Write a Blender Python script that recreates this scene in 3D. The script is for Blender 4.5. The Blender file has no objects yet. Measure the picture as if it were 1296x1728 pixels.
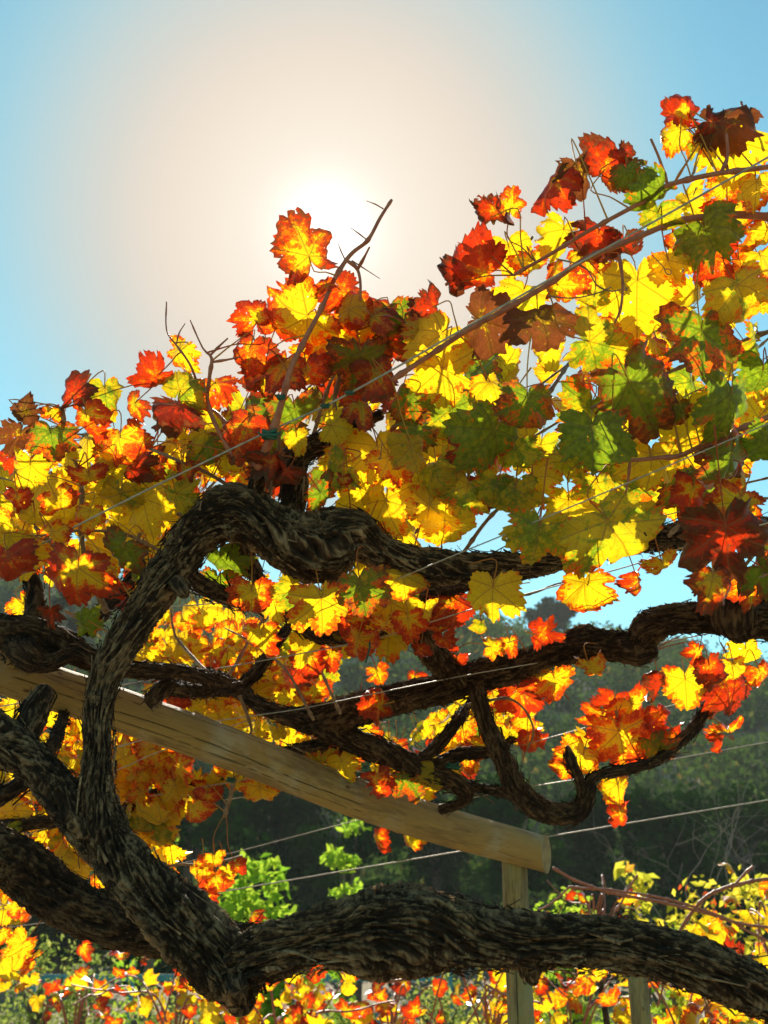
import bpy, math, random
import numpy as np
from mathutils import Vector, Matrix

random.seed(11); rng = np.random.default_rng(11)
S = bpy.context.scene; COL = S.collection
R = math.radians

# ------------------------------------------------------------------ camera
FPX = 1853.0
PITCH = R(21.7)
CAM = np.array([0.0, 0.0, 1.5])
RIGHT = np.array([1.0, 0, 0]); FWD = np.array([0, math.cos(PITCH), math.sin(PITCH)]); UP = np.array([0, -math.sin(PITCH), math.cos(PITCH)])
cd = bpy.data.cameras.new('camera'); cam = bpy.data.objects.new('camera', cd); COL.objects.link(cam)
cam.location = CAM; cam.rotation_euler = (math.pi/2 + PITCH, 0, 0)
cd.sensor_fit = 'VERTICAL'; cd.sensor_height = 36; cd.lens = 36*FPX/1728
cd.clip_start = .05; cd.clip_end = 2000
cd.dof.use_dof = True; cd.dof.focus_distance = 2.15; cd.dof.aperture_fstop = 7.0
S.camera = cam
HAZE = .0006
def P(px, py, d):
    """real point seen at that place of the photograph, d metres in front of the camera"""
    return CAM + RIGHT*((px-648)/FPX*d) + UP*(-(py-864)/FPX*d) + FWD*d

# ------------------------------------------------------------------ world and sun
SUN = P(552, 386, 1) - CAM; SUN /= np.linalg.norm(SUN)
ELEV = math.asin(SUN[2]); AZ = math.atan2(SUN[0], SUN[1])
W = bpy.data.worlds.new('World'); S.world = W; W.use_nodes = True
nt = W.node_tree; nt.nodes.clear()
def N(nt, t, **k):
    n = nt.nodes.new(t)
    for a, v in k.items(): setattr(n, a, v)
    return n
def link(nt, a, b): nt.links.new(a, b)
sky = N(nt, 'ShaderNodeTexSky', sky_type='NISHITA'); sky.sun_disc = False
sky.sun_elevation = ELEV; sky.sun_rotation = AZ; sky.air_density = 1.0; sky.dust_density = .2; sky.ozone_density = 1.6
hs = N(nt, 'ShaderNodeVectorMath', operation='MULTIPLY'); hs.inputs[1].default_value = (.60, 1.08, .92)      # the clear cyan of this sky
bg1 = N(nt, 'ShaderNodeBackground'); bg1.inputs['Strength'].default_value = .084
link(nt, sky.outputs[0], hs.inputs[0]); link(nt, hs.outputs[0], bg1.inputs[0])
# the pale aureole that hazy air has round the sun
tc = N(nt, 'ShaderNodeTexCoord'); nrm = N(nt, 'ShaderNodeVectorMath', operation='NORMALIZE'); link(nt, tc.outputs['Generated'], nrm.inputs[0])
dt = N(nt, 'ShaderNodeVectorMath', operation='DOT_PRODUCT'); link(nt, nrm.outputs[0], dt.inputs[0]); dt.inputs[1].default_value = SUN
ac = N(nt, 'ShaderNodeMath', operation='ARCCOSINE'); link(nt, dt.outputs['Value'], ac.inputs[0])
mr = N(nt, 'ShaderNodeMapRange'); mr.inputs['From Min'].default_value = 0; mr.inputs['From Max'].default_value = R(30)
link(nt, ac.outputs[0], mr.inputs['Value'])
rp = N(nt, 'ShaderNodeValToRGB'); link(nt, mr.outputs[0], rp.inputs[0])
cr = rp.color_ramp; cr.interpolation = 'B_SPLINE'
def lin(c, k=1.0): return tuple(k*(x/255/12.92 if x < 10.3 else ((x/255+.055)/1.055)**2.4) for x in c)
stops = [(0, lin((255, 252, 244), 1.1)), (1.2, lin((255, 249, 236), .72)), (3, lin((252, 240, 224), .52)), (5.5, lin((248, 234, 217), .50)), (8, lin((241, 224, 206), .50)), (11, lin((217, 213, 204), .50)), (16, lin((176, 208, 213), .50)), (22, lin((128, 200, 220), .50))]
while len(cr.elements) < len(stops): cr.elements.new(.5)
for e, (p, c) in zip(cr.elements, stops): e.position = p/30; e.color = (*c, 1)
bg2 = N(nt, 'ShaderNodeBackground'); bg2.inputs['Strength'].default_value = 1.0; link(nt, rp.outputs[0], bg2.inputs[0])
fm = N(nt, 'ShaderNodeMapRange', interpolation_type='SMOOTHERSTEP'); link(nt, ac.outputs[0], fm.inputs['Value'])
fm.inputs['From Min'].default_value = R(9.5); fm.inputs['From Max'].default_value = R(23.5); fm.inputs['To Min'].default_value = 1; fm.inputs['To Max'].default_value = 0
ad = N(nt, 'ShaderNodeMixShader'); link(nt, fm.outputs[0], ad.inputs[0]); link(nt, bg1.outputs[0], ad.inputs[1]); link(nt, bg2.outputs[0], ad.inputs[2])
wo = N(nt, 'ShaderNodeOutputWorld'); link(nt, ad.outputs[0], wo.inputs[0])

sl = bpy.data.lights.new('sun', 'SUN'); sun = bpy.data.objects.new('sun', sl); COL.objects.link(sun)
sl.energy = 5.0; sl.angle = R(.5); sl.color = (1, .93, .80)
sun.rotation_euler = Vector(SUN).to_track_quat('Z', 'Y').to_euler()
sun.location = (0, 0, 20)
S.view_settings.view_transform = 'Standard'; S.view_settings.look = 'None'; S.view_settings.gamma = 1
S.view_settings.exposure = 1.0
S.view_settings.use_curve_mapping = False
S.render.engine = 'CYCLES'
S.cycles.transparent_max_bounces = 12; S.cycles.max_bounces = 8; S.cycles.transmission_bounces = 6; S.cycles.diffuse_bounces = 5; S.cycles.volume_bounces = 0
S.cycles.use_denoising = True

# ------------------------------------------------------------------ helpers: noise, tags, meshes
def _h(ix, iy, iz, seed):
    n = (ix*374761393 + iy*668265263 + iz*1274126177 + seed*974634777) & 0xffffffff
    n = ((n ^ (n >> 13))*1103515245) & 0xffffffff
    n = (n ^ (n >> 16)) & 0xffff
    return n/32767.5 - 1
def vnoise(p, seed=0):
    p = np.asarray(p, float); i = np.floor(p).astype(np.int64); f = p - i; f = f*f*(3-2*f)
    r = 0
    for dx in (0, 1):
        for dy in (0, 1):
            for dz in (0, 1):
                w = (f[..., 0] if dx else 1-f[..., 0])*(f[..., 1] if dy else 1-f[..., 1])*(f[..., 2] if dz else 1-f[..., 2])
                r = r + w*_h(i[..., 0]+dx, i[..., 1]+dy, i[..., 2]+dz, seed)
    return r
def tag(o, label=None, cat=None, group=None, kind=None):
    if label: o['label'] = label
    if cat: o['category'] = cat
    if group: o['group'] = group
    if kind: o['kind'] = kind
    return o
def empty(name, loc, label, cat, group=None):
    o = bpy.data.objects.new(name, None); COL.objects.link(o); o.location = loc; o.empty_display_size = .1
    return tag(o, label, cat, group)
def new_mesh(name, v, f, mats=(), smooth=True, attrs=None, mi=None):
    me = bpy.data.meshes.new(name)
    v = np.asarray(v, np.float32)
    if isinstance(f, np.ndarray):
        nf, k = f.shape
        me.vertices.add(len(v)); me.vertices.foreach_set('co', v.ravel())
        me.loops.add(nf*k); me.loops.foreach_set('vertex_index', f.astype(np.int32).ravel())
        me.polygons.add(nf); me.polygons.foreach_set('loop_start', np.arange(0, nf*k, k, dtype=np.int32))
        me.polygons.foreach_set('loop_total', np.full(nf, k, np.int32))
    else:
        me.from_pydata([tuple(map(float, x)) for x in v], [], [tuple(int(a) for a in x) for x in f])
    me.update(calc_edges=True)
    me.polygons.foreach_set('use_smooth', [smooth]*len(me.polygons))
    for m in mats: me.materials.append(m)
    if mi is not None: me.polygons.foreach_set('material_index', np.asarray(mi, np.int32))
    for an, (ty, dom, val) in (attrs or {}).items():
        a = me.attributes.new(an, ty, dom)
        a.data.foreach_set('vector' if ty == 'FLOAT_VECTOR' else 'value', np.asarray(val, np.float32).ravel())
    return me
def obj(name, me, parent=None):
    o = bpy.data.objects.new(name, me); COL.objects.link(o)
    if parent is not None:
        o.parent = parent
        if parent.type == 'EMPTY': o.matrix_parent_inverse = Matrix.Translation(parent.location).inverted()
    return o

def smooth_path(pts, step):
    """Catmull-Rom through (x,y,z,r) rows, resampled at about `step` metres"""
    p = np.asarray(pts, float)
    p = np.vstack([2*p[0]-p[1], p, 2*p[-1]-p[-2]])
    p[0, 3] = p[1, 3]; p[-1, 3] = p[-2, 3]
    out = []
    for i in range(1, len(p)-2):
        a, b, c, d = p[i-1], p[i], p[i+1], p[i+2]
        n = max(2, int(np.linalg.norm(c[:3]-b[:3])/step))
        t = np.linspace(0, 1, n, endpoint=False)[:, None]
        out.append(.5*((2*b)+(c-a)*t+(2*a-5*b+4*c-d)*t**2+(3*b-a-3*c+d)*t**3))
    out.append(p[-2][None])
    q = np.vstack(out); q[:, 3] = np.maximum(q[:, 3], .0004)
    return q
def frames(c):
    T = np.gradient(c, axis=0); T /= np.linalg.norm(T, axis=1)[:, None]+1e-9
    n = np.cross(T[0], [0.3, .2, 1.0]); n /= np.linalg.norm(n)
    Ns = [n]
    for i in range(1, len(c)):
        n = Ns[-1] - T[i]*np.dot(Ns[-1], T[i]); n /= np.linalg.norm(n)+1e-9; Ns.append(n)
    Ns = np.array(Ns); return T, Ns, np.cross(T, Ns)
def grid_faces(nr, ns, off=0):
    i = np.arange(nr-1)[:, None]*ns; j = np.arange(ns)[None]; k = (j+1) % ns
    return (np.stack([i+j, i+k, i+ns+k, i+ns+j], -1).reshape(-1, 4)+off)
def tube(path, sides=7, cap=True):
    c, r = path[:, :3], path[:, 3].copy()
    if cap:
        T0 = c[0]-c[1]; T0 /= np.linalg.norm(T0)+1e-9; T1 = c[-1]-c[-2]; T1 /= np.linalg.norm(T1)+1e-9
        c = np.vstack([c[0]+T0*r[0]*.5, c[0]+T0*r[0]*.35, c, c[-1]+T1*r[-1]*.35, c[-1]+T1*r[-1]*.5]); r = np.concatenate([[r[0]*.05, r[0]*.7], r, [r[-1]*.7, r[-1]*.05]])
    T, A, B = frames(c); th = np.linspace(0, 2*np.pi, sides, endpoint=False)
    v = c[:, None]+r[:, None, None]*(np.cos(th)[None, :, None]*A[:, None]+np.sin(th)[None, :, None]*B[:, None])
    return v.reshape(-1, 3), grid_faces(len(c), sides)
def bark_tube(path, sides=64, twist=3.0, seed=0, rough=1.0, cap=True, lump=1.0):
    c, r = path[:, :3], path[:, 3].copy()
    if cap:
        for sgn in (0, 1):
            e0, e1, rr = (c[0], c[1], r[0]) if sgn == 0 else (c[-1], c[-2], r[-1])
            t = (e0-e1)/(np.linalg.norm(e0-e1)+1e-9); u = np.array([.25, .5, .72, .88, .97, 1.0]); cc = e0+t*(rr*.8*u)[:, None]; rc = rr*np.sqrt(np.maximum(1-u**2, 0))+1e-4
            if sgn == 0: c = np.vstack([cc[::-1], c]); r = np.concatenate([rc[::-1], r])
            else: c = np.vstack([c, cc]); r = np.concatenate([r, rc])
    s = np.concatenate([[0], np.cumsum(np.linalg.norm(np.diff(c, axis=0), axis=1))])
    T, A, B = frames(c); th = np.linspace(0, 2*np.pi, sides, endpoint=False)
    SS, TH = np.meshgrid(s, th, indexing='ij'); RR = np.repeat(r[:, None], sides, 1)
    wob = .5*vnoise(np.stack([SS*6, np.cos(TH)*1.1, np.sin(TH)*1.1], -1), seed+5)
    a = TH+twist*SS+wob
    cx, cy = np.cos(a), np.sin(a)
    big = vnoise(np.stack([cx*1.1, cy*1.1, SS*11], -1), seed)
    med = vnoise(np.stack([cx*2.6, cy*2.6, SS*16], -1), seed+1)
    rk = np.random.default_rng(seed+77); kn = np.zeros_like(SS)
    for _ in range(int(s[-1]*9)):       # knots, burrs and old pruning scars
        s0, a0, w, am = rk.uniform(0, s[-1]), rk.uniform(0, 6.28), rk.uniform(.25, .6), rk.uniform(.10, .38)
        ds = (SS-s0)/np.maximum(RR*w*1.6, .003); da = ((TH-a0+np.pi) % (2*np.pi)-np.pi)/w; q2 = ds**2+da**2; kn += am*np.exp(-q2)*(1-.9*np.exp(-q2*7)*(am > .25))
    k1 = np.maximum(RR/.035, .35)
    f1 = 1-np.abs(vnoise(np.stack([cx*9*k1**.5, cy*9*k1**.5, SS*32+wob*3], -1), seed+2))*2
    f2 = 1-np.abs(vnoise(np.stack([cx*19*k1**.5, cy*19*k1**.5, SS*75], -1), seed+3))*2
    f3 = vnoise(np.stack([cx*24, cy*24, SS*110], -1), seed+4)
    d = RR*(.17*lump*big+.11*lump*med+kn)+rough*(np.minimum(RR, .05)*(.12*(f1-.45)+.085*(f2-.45)+.05*f3))
    rr = np.maximum(RR+d, RR*.3)
    if cap: rr = np.where(RR < 2e-4, RR, rr)
    v = c[:, None]+rr[..., None]*(np.cos(th)[None, :, None]*A[:, None]+np.sin(th)[None, :, None]*B[:, None])
    co = np.stack([cx*.04, cy*.04, SS+wob*.01], -1)
    ridge = np.clip(.5+.35*f1+.25*f2, 0, 1)
    return v.reshape(-1, 3), grid_faces(len(c), sides), co.reshape(-1, 3), ridge.reshape(-1), (c, r, A, B, T, s)
def join(parts):
    """parts: list of tuples of arrays whose 2nd is faces"""
    off = 0; out = None
    for p in parts:
        q = [np.asarray(p[0]), np.asarray(p[1])+off]+[np.asarray(x) for x in p[2:]]
        off += len(p[0]); out = [[x] for x in q] if out is None else [o+[x] for o, x in zip(out, q)]
    return [np.concatenate(o) for o in out]

# ------------------------------------------------------------------ materials
class MB:
    def __init__(s, name):
        s.m = bpy.data.materials.new(name); s.m.use_nodes = True; s.nt = s.m.node_tree; s.nt.nodes.clear()
    def n(s, t, ins=None, **k):
        n = s.nt.nodes.new(t)
        for a, v in k.items(): setattr(n, a, v)
        for a, v in (ins or {}).items():
            if isinstance(v, bpy.types.NodeSocket): s.nt.links.new(v, n.inputs[a])
            else: n.inputs[a].default_value = v
        return n
    def math(s, op, a, b=0.0, c=None, clamp=False):
        i = {0: a, 1: b}
        if c is not None: i[2] = c
        return s.n('ShaderNodeMath', i, operation=op, use_clamp=clamp).outputs[0]
    def noise(s, vec, scale, detail=3, rough=.55, dist=0.0):
        return s.n('ShaderNodeTexNoise', {'Vector': vec, 'Scale': scale, 'Detail': detail, 'Roughness': rough, 'Distortion': dist}).outputs['Fac']
    def mix(s, f, a, b, blend='MIX'):
        n = s.n('ShaderNodeMix', data_type='RGBA', blend_type=blend)
        for k, v in ((0, f), (6, a), (7, b)):
            if isinstance(v, bpy.types.NodeSocket): s.nt.links.new(v, n.inputs[k])
            else: n.inputs[k].default_value = (*v, 1) if isinstance(v, tuple) and len(v) == 3 else v
        return n.outputs[2]
    def rng(s, v, a, b, c=0.0, d=1.0, smooth=False):
        return s.n('ShaderNodeMapRange', {'Value': v, 'From Min': a, 'From Max': b, 'To Min': c, 'To Max': d}, interpolation_type='SMOOTHSTEP' if smooth else 'LINEAR').outputs[0]
    def scale(s, v, xyz):
        return s.n('ShaderNodeVectorMath', {0: v, 1: xyz}, operation='MULTIPLY').outputs[0]
    def out(s, sh):
        o = s.n('ShaderNodeOutputMaterial'); s.nt.links.new(sh, o.inputs[0]); return s.m

def leaf_material(name, stuff=False):
    b = MB(name)
    if stuff:
        at = b.n('ShaderNodeAttribute', attribute_name='tint'); sep = b.n('ShaderNodeSeparateXYZ', {0: at.outputs['Vector']}); rnd = .3
    else:
        oi = b.n('ShaderNodeObjectInfo'); sep = b.n('ShaderNodeSeparateColor', {0: oi.outputs['Color']}); rnd = oi.outputs['Random']
    g, r, br = sep.outputs[0], sep.outputs[1], sep.outputs[2]
    uv = b.n('ShaderNodeAttribute', attribute_name='leafco').outputs['Vector']     # x, y in the leaf plane, z = 0 at the heart, 1 at the margin
    off = b.n('ShaderNodeCombineXYZ', {0: b.math('MULTIPLY', rnd, 37.0), 1: b.math('MULTIPLY', rnd, 91.0), 2: b.math('MULTIPLY', rnd, 13.0)}).outputs[0]
    co = b.n('ShaderNodeVectorMath', {0: b.scale(uv, (1, 1, 0)), 1: off}, operation='ADD').outputs[0]
    s2 = b.n('ShaderNodeSeparateXYZ', {0: uv}); x, y, e = s2.outputs
    # five main veins fan out from the petiole; side veins leave them at an angle
    ang = b.math('ARCTAN2', x, y)
    sec = R(54)
    k = b.math('ROUND', b.math('DIVIDE', ang, sec)); da = b.math('SUBTRACT', ang, b.math('MULTIPLY', k, sec))
    rad = b.math('SQRT', b.math('ADD', b.math('MULTIPLY', x, x), b.math('MULTIPLY', y, y)))
    along = b.math('MULTIPLY', rad, b.math('COSINE', da)); across = b.math('ABSOLUTE', b.math('MULTIPLY', rad, b.math('SINE', da)))
    main = b.rng(across, .004, .014, 1, 0, True)
    ph = b.math('MULTIPLY', b.math('SUBTRACT', along, b.math('MULTIPLY', across, .75)), 9.0)
    fr = b.math('ABSOLUTE', b.math('SUBTRACT', b.math('FRACT', ph), .5))
    side = b.math('MULTIPLY', b.rng(fr, .0, .07, 1, 0, True), .7)
    vein = b.math('MAXIMUM', main, side)
    near = b.math('MAXIMUM', b.rng(across, .0, .085, 1, 0, True), b.math('MULTIPLY', b.rng(fr, 0, .3, 1, 0, True), .52))
    n1 = b.noise(co, 3.2, 5, .62, .6); n2 = b.noise(co, 13, 4, .65); n3 = b.noise(co, 42, 3, .7)
    yel = b.mix(n1, (.90, .60, .012), (.84, .74, .022)); grn = b.mix(n2, (.11, .21, .012), (.46, .55, .025))
    gm = b.rng(b.math('ADD', g, b.math('ADD', b.math('MULTIPLY', b.math('SUBTRACT', n1, .5), 1.2), b.math('MULTIPLY', b.math('SUBTRACT', n2, .5), .9))), .40, .62, 0, 1, True)
    gm = b.math('MULTIPLY', gm, b.rng(g, 0, .15))
    gm = b.math('MAXIMUM', gm, b.math('MULTIPLY', g, .55))
    base = b.mix(gm, yel, grn)
    # red creeps in from the margin and between the veins
    rv = b.math('ADD', b.math('MULTIPLY', r, 1.30), b.math('MULTIPLY', b.math('SUBTRACT', n1, .5), 1.5))
    rv = b.math('ADD', rv, b.math('MULTIPLY', b.math('SUBTRACT', e, .92), b.math('ADD', .30, b.math('MULTIPLY', b.math('FRACT', b.math('MULTIPLY', rnd, 7.13)), .95))))
    rv = b.math('SUBTRACT', rv, b.math('MULTIPLY', near, .36)); rv = b.math('ADD', rv, b.math('ADD', b.math('MULTIPLY', b.math('SUBTRACT', n2, .5), 1.5), b.math('MULTIPLY', b.math('SUBTRACT', n3, .5), .8)))
    orr = b.mix(b.rng(rv, .0, .14, 0, 1, True), base, (.86, .24, .006))
    red = b.mix(b.rng(rv, .26, .48, 0, 1, True), orr, (.62, .062, .008))
    dark = b.mix(b.rng(rv, .75, 1.15, 0, 1, True), red, (.24, .024, .010))
    bv = b.math('ADD', b.math('MULTIPLY', br, .9), b.math('MULTIPLY', b.math('SUBTRACT', n2, .5), 1.5)); bv = b.math('ADD', bv, b.math('MULTIPLY', b.math('SUBTRACT', e, 1.0), .52))
    brn = b.mix(b.rng(bv, .1, .5, 0, .92, True), dark, (.20, .075, .022))
    rim = b.rng(b.math('ADD', e, b.math('MULTIPLY', b.math('SUBTRACT', n2, .5), .5)), .97, 1.06, 0, .8)
    brn = b.mix(b.math('MULTIPLY', rim, b.rng(b.math('ADD', r, br), .0, .3, .1, 1)), brn, (.16, .055, .02))
    spot = b.math('MULTIPLY', b.rng(n3, .66, .72, 0, .8, True), b.rng(b.math('ADD', r, br), 0, .3, .15, 1))
    colr = b.mix(spot, brn, (.16, .04, .012))
    colr = b.mix(b.math('MULTIPLY', b.rng(n2, .25, .75, 1, 0), .7), colr, b.mix(1.0, colr, colr, 'MULTIPLY'))
    net = b.n('ShaderNodeTexVoronoi', {'Vector': co, 'Scale': 34.0}, feature='DISTANCE_TO_EDGE').outputs['Distance']; net = b.math('MULTIPLY', b.rng(net, .0, .07, 1, 0, True), .35)
    trans = b.mix(b.math('MAXIMUM', b.math('MULTIPLY', vein, .8), net), colr, b.mix(1.0, colr, (.52, .40, .28), 'MULTIPLY'))
    gamma = b.n('ShaderNodeGamma', {0: trans, 1: 1.12}).outputs[0]
    refl = b.mix(.30, colr, (.20, .15, .075)); refl = b.mix(b.math('MULTIPLY', vein, .45), refl, (.50, .36, .16))
    bump = b.n('ShaderNodeBump', {'Height': b.math('ADD', b.math('MULTIPLY', vein, .7), b.math('MULTIPLY', n2, .6)), 'Strength': .55, 'Distance': .003}).outputs[0]
    df = b.n('ShaderNodeBsdfDiffuse', {'Color': refl, 'Normal': bump}).outputs[0]
    tr = b.n('ShaderNodeBsdfTranslucent', {'Color': gamma, 'Normal': bump}).outputs[0]
    m1 = b.n('ShaderNodeMixShader', {0: .72, 1: df, 2: tr}).outputs[0]
    gl = b.n('ShaderNodeBsdfGlossy', {'Color': (1, 1, 1, 1), 'Roughness': .45, 'Normal': bump}).outputs[0]
    fz = b.n('ShaderNodeFresnel', {'IOR': 1.35}).outputs[0]
    m2 = b.n('ShaderNodeMixShader', {0: b.math('MULTIPLY', fz, .35), 1: m1, 2: gl}).outputs[0]
    hole = b.math('MULTIPLY', b.math('GREATER_THAN', b.noise(co, 8.5, 2, .5), .715), b.math('LESS_THAN', near, .6))
    return b.out(b.n('ShaderNodeMixShader', {0: hole, 1: m2, 2: b.n('ShaderNodeBsdfTransparent').outputs[0]}).outputs[0])

def bark_material(name, dark=(.014, .007, .003), mid=(.044, .021, .009), light=(.40, .25, .125)):
    b = MB(name)
    co = b.n('ShaderNodeAttribute', attribute_name='barkco').outputs['Vector']; rg = b.n('ShaderNodeAttribute', attribute_name='ridge').outputs['Fac']
    st = b.scale(co, (1, 1, .16)); n1 = b.noise(st, 150, 7, .75, 1.6); n5 = b.noise(co, 75, 5, .7, .8); n2 = b.noise(b.scale(co, (1, 1, .25)), 420, 4, .75); n3 = b.noise(co, 14, 3)
    v = b.math('ADD', b.math('MULTIPLY', rg, .45), b.math('MULTIPLY', n1, .75)); v = b.math('ADD', v, b.math('MULTIPLY', b.math('SUBTRACT', n3, .5), .5)); v = b.math('ADD', v, b.math('MULTIPLY', b.math('SUBTRACT', n5, .5), .52))
    c = b.mix(b.rng(v, .42, .68), dark, mid); c = b.mix(b.rng(v, .68, .92), c, light)
    c = b.mix(b.rng(n3, .55, .75, 0, .4), c, b.mix(n2, (.03, .012, .006), (.19, .075, .028)))
    h = b.math('ADD', b.math('ADD', b.math('MULTIPLY', n1, 1.0), b.math('MULTIPLY', n5, .6)), b.math('MULTIPLY', n2, .45))
    bump = b.n('ShaderNodeBump', {'Height': h, 'Strength': 1.0, 'Distance': .009}).outputs[0]
    p = b.n('ShaderNodeBsdfPrincipled', {'Base Color': c, 'Roughness': .85, 'Normal': bump, 'Specular IOR Level': .25}).outputs[0]
    return b.out(p)
def cane_material(name, c1, c2, rough=.5, bumpd=.0008, sc=(60, 60, 60)):
    b = MB(name); tcn = b.n('ShaderNodeTexCoord').outputs['Object']
    n1 = b.noise(b.scale(tcn, sc), 1.0, 4, .6); n2 = b.noise(b.scale(tcn, (300, 300, 300)), 1.0, 2)
    bump = b.n('ShaderNodeBump', {'Height': n2, 'Strength': .5, 'Distance': bumpd}).outputs[0]
    return b.out(b.n('ShaderNodeBsdfPrincipled', {'Base Color': b.mix(b.rng(n1, .35, .65), c1, c2), 'Roughness': rough, 'Normal': bump}).outputs[0])
def petiole_material():
    b = MB('petiole'); oi = b.n('ShaderNodeObjectInfo').outputs['Random']
    c = b.mix(oi, (.55, .33, .05), (.42, .09, .03))
    d = b.n('ShaderNodeBsdfPrincipled', {'Base Color': c, 'Roughness': .65, 'Specular IOR Level': .2}).outputs[0]; t = b.n('ShaderNodeBsdfTranslucent', {'Color': c}).outputs[0]
    return b.out(b.n('ShaderNodeMixShader', {0: .3, 1: d, 2: t}).outputs[0])
def foliage_material(name, c1, c2, tr=.4, c3=None):
    b = MB(name); t = b.n('ShaderNodeAttribute', attribute_name='tintf').outputs['Fac']
    c = b.mix(t, c1, c2)
    if c3: c = b.mix(b.rng(t, .85, .93), c, c3)
    d = b.n('ShaderNodeBsdfDiffuse', {'Color': c}).outputs[0]; q = b.n('ShaderNodeBsdfTranslucent', {'Color': c}).outputs[0]
    return b.out(b.n('ShaderNodeMixShader', {0: tr, 1: d, 2: q}).outputs[0])

M_leaf = leaf_material('vine_leaf'); M_petiole = petiole_material()
M_bark = bark_material('vine_bark'); M_bark2 = bark_material('vine_bark_dark', (.010, .005, .002), (.042, .019, .008), (.22, .13, .06))
M_cane = cane_material('cane_wood', (.27, .065, .030), (.38, .13, .06)); M_cane2 = cane_material('old_cane_wood', (.13, .07, .035), (.30, .19, .10), .7)
M_wire = cane_material('galvanised_wire', (.26, .23, .18), (.45, .40, .32), .55); M_wire.node_tree.nodes['Principled BSDF'].inputs['Metallic'].default_value = .35
M_green = cane_material('green_plastic_tie', (.005, .055, .03), (.01, .09, .05), .45)

def wood_material(name, green=0.0):
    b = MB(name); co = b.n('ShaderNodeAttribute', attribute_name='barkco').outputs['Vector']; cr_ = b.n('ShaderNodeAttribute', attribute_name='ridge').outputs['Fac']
    n1 = b.noise(b.scale(co, (1, 1, .06)), 190, 6, .7, .9); n2 = b.noise(co, 9, 4, .6); n3 = b.noise(b.scale(co, (1, 1, .03)), 420, 3, .6); n4 = b.noise(b.scale(co, (1, 1, .3)), 25, 4, .7); vo = b.n('ShaderNodeTexVoronoi', {'Vector': b.scale(co, (1, 1, .45)), 'Scale': 17.0}).outputs['Distance']
    c = b.mix(n1, (.22, .135, .042), (.42, .29, .095)); c = b.mix(b.rng(n3, .55, .75, 0, .5), c, (.24, .16, .08))
    c = b.mix(b.rng(n2, .5, .72, 0, .65), c, (.40, .37, .28)); c = b.mix(b.rng(n4, .62, .74, 0, .6), c, (.17, .12, .07))
    if green: c = b.mix(b.math('MULTIPLY', b.rng(n4, .35, .6), green), c, (.20, .22, .10))
    c = b.mix(b.rng(b.noise(b.scale(co, (1, 1, .12)), 38, 5, .7, .4), .48, .64, 0, .85), c, (.13, .085, .04)); c = b.mix(b.rng(b.math('ADD', vo, b.math('MULTIPLY', n1, .12)), .15, .10, 0, .85), c, (.07, .035, .015)); c = b.mix(cr_, c, (.015, .010, .006))  # last mix: crack grooves painted near black, standing in for shade inside them
    bump = b.n('ShaderNodeBump', {'Height': b.math('ADD', n1, b.math('MULTIPLY', n3, .5)), 'Strength': .9, 'Distance': .004}).outputs[0]
    return b.out(b.n('ShaderNodeBsdfPrincipled', {'Base Color': c, 'Roughness': .72, 'Normal': bump, 'Specular IOR Level': .3}).outputs[0])
M_log = wood_material('weathered_pine'); M_post = wood_material('mossy_pine', .6)

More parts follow.
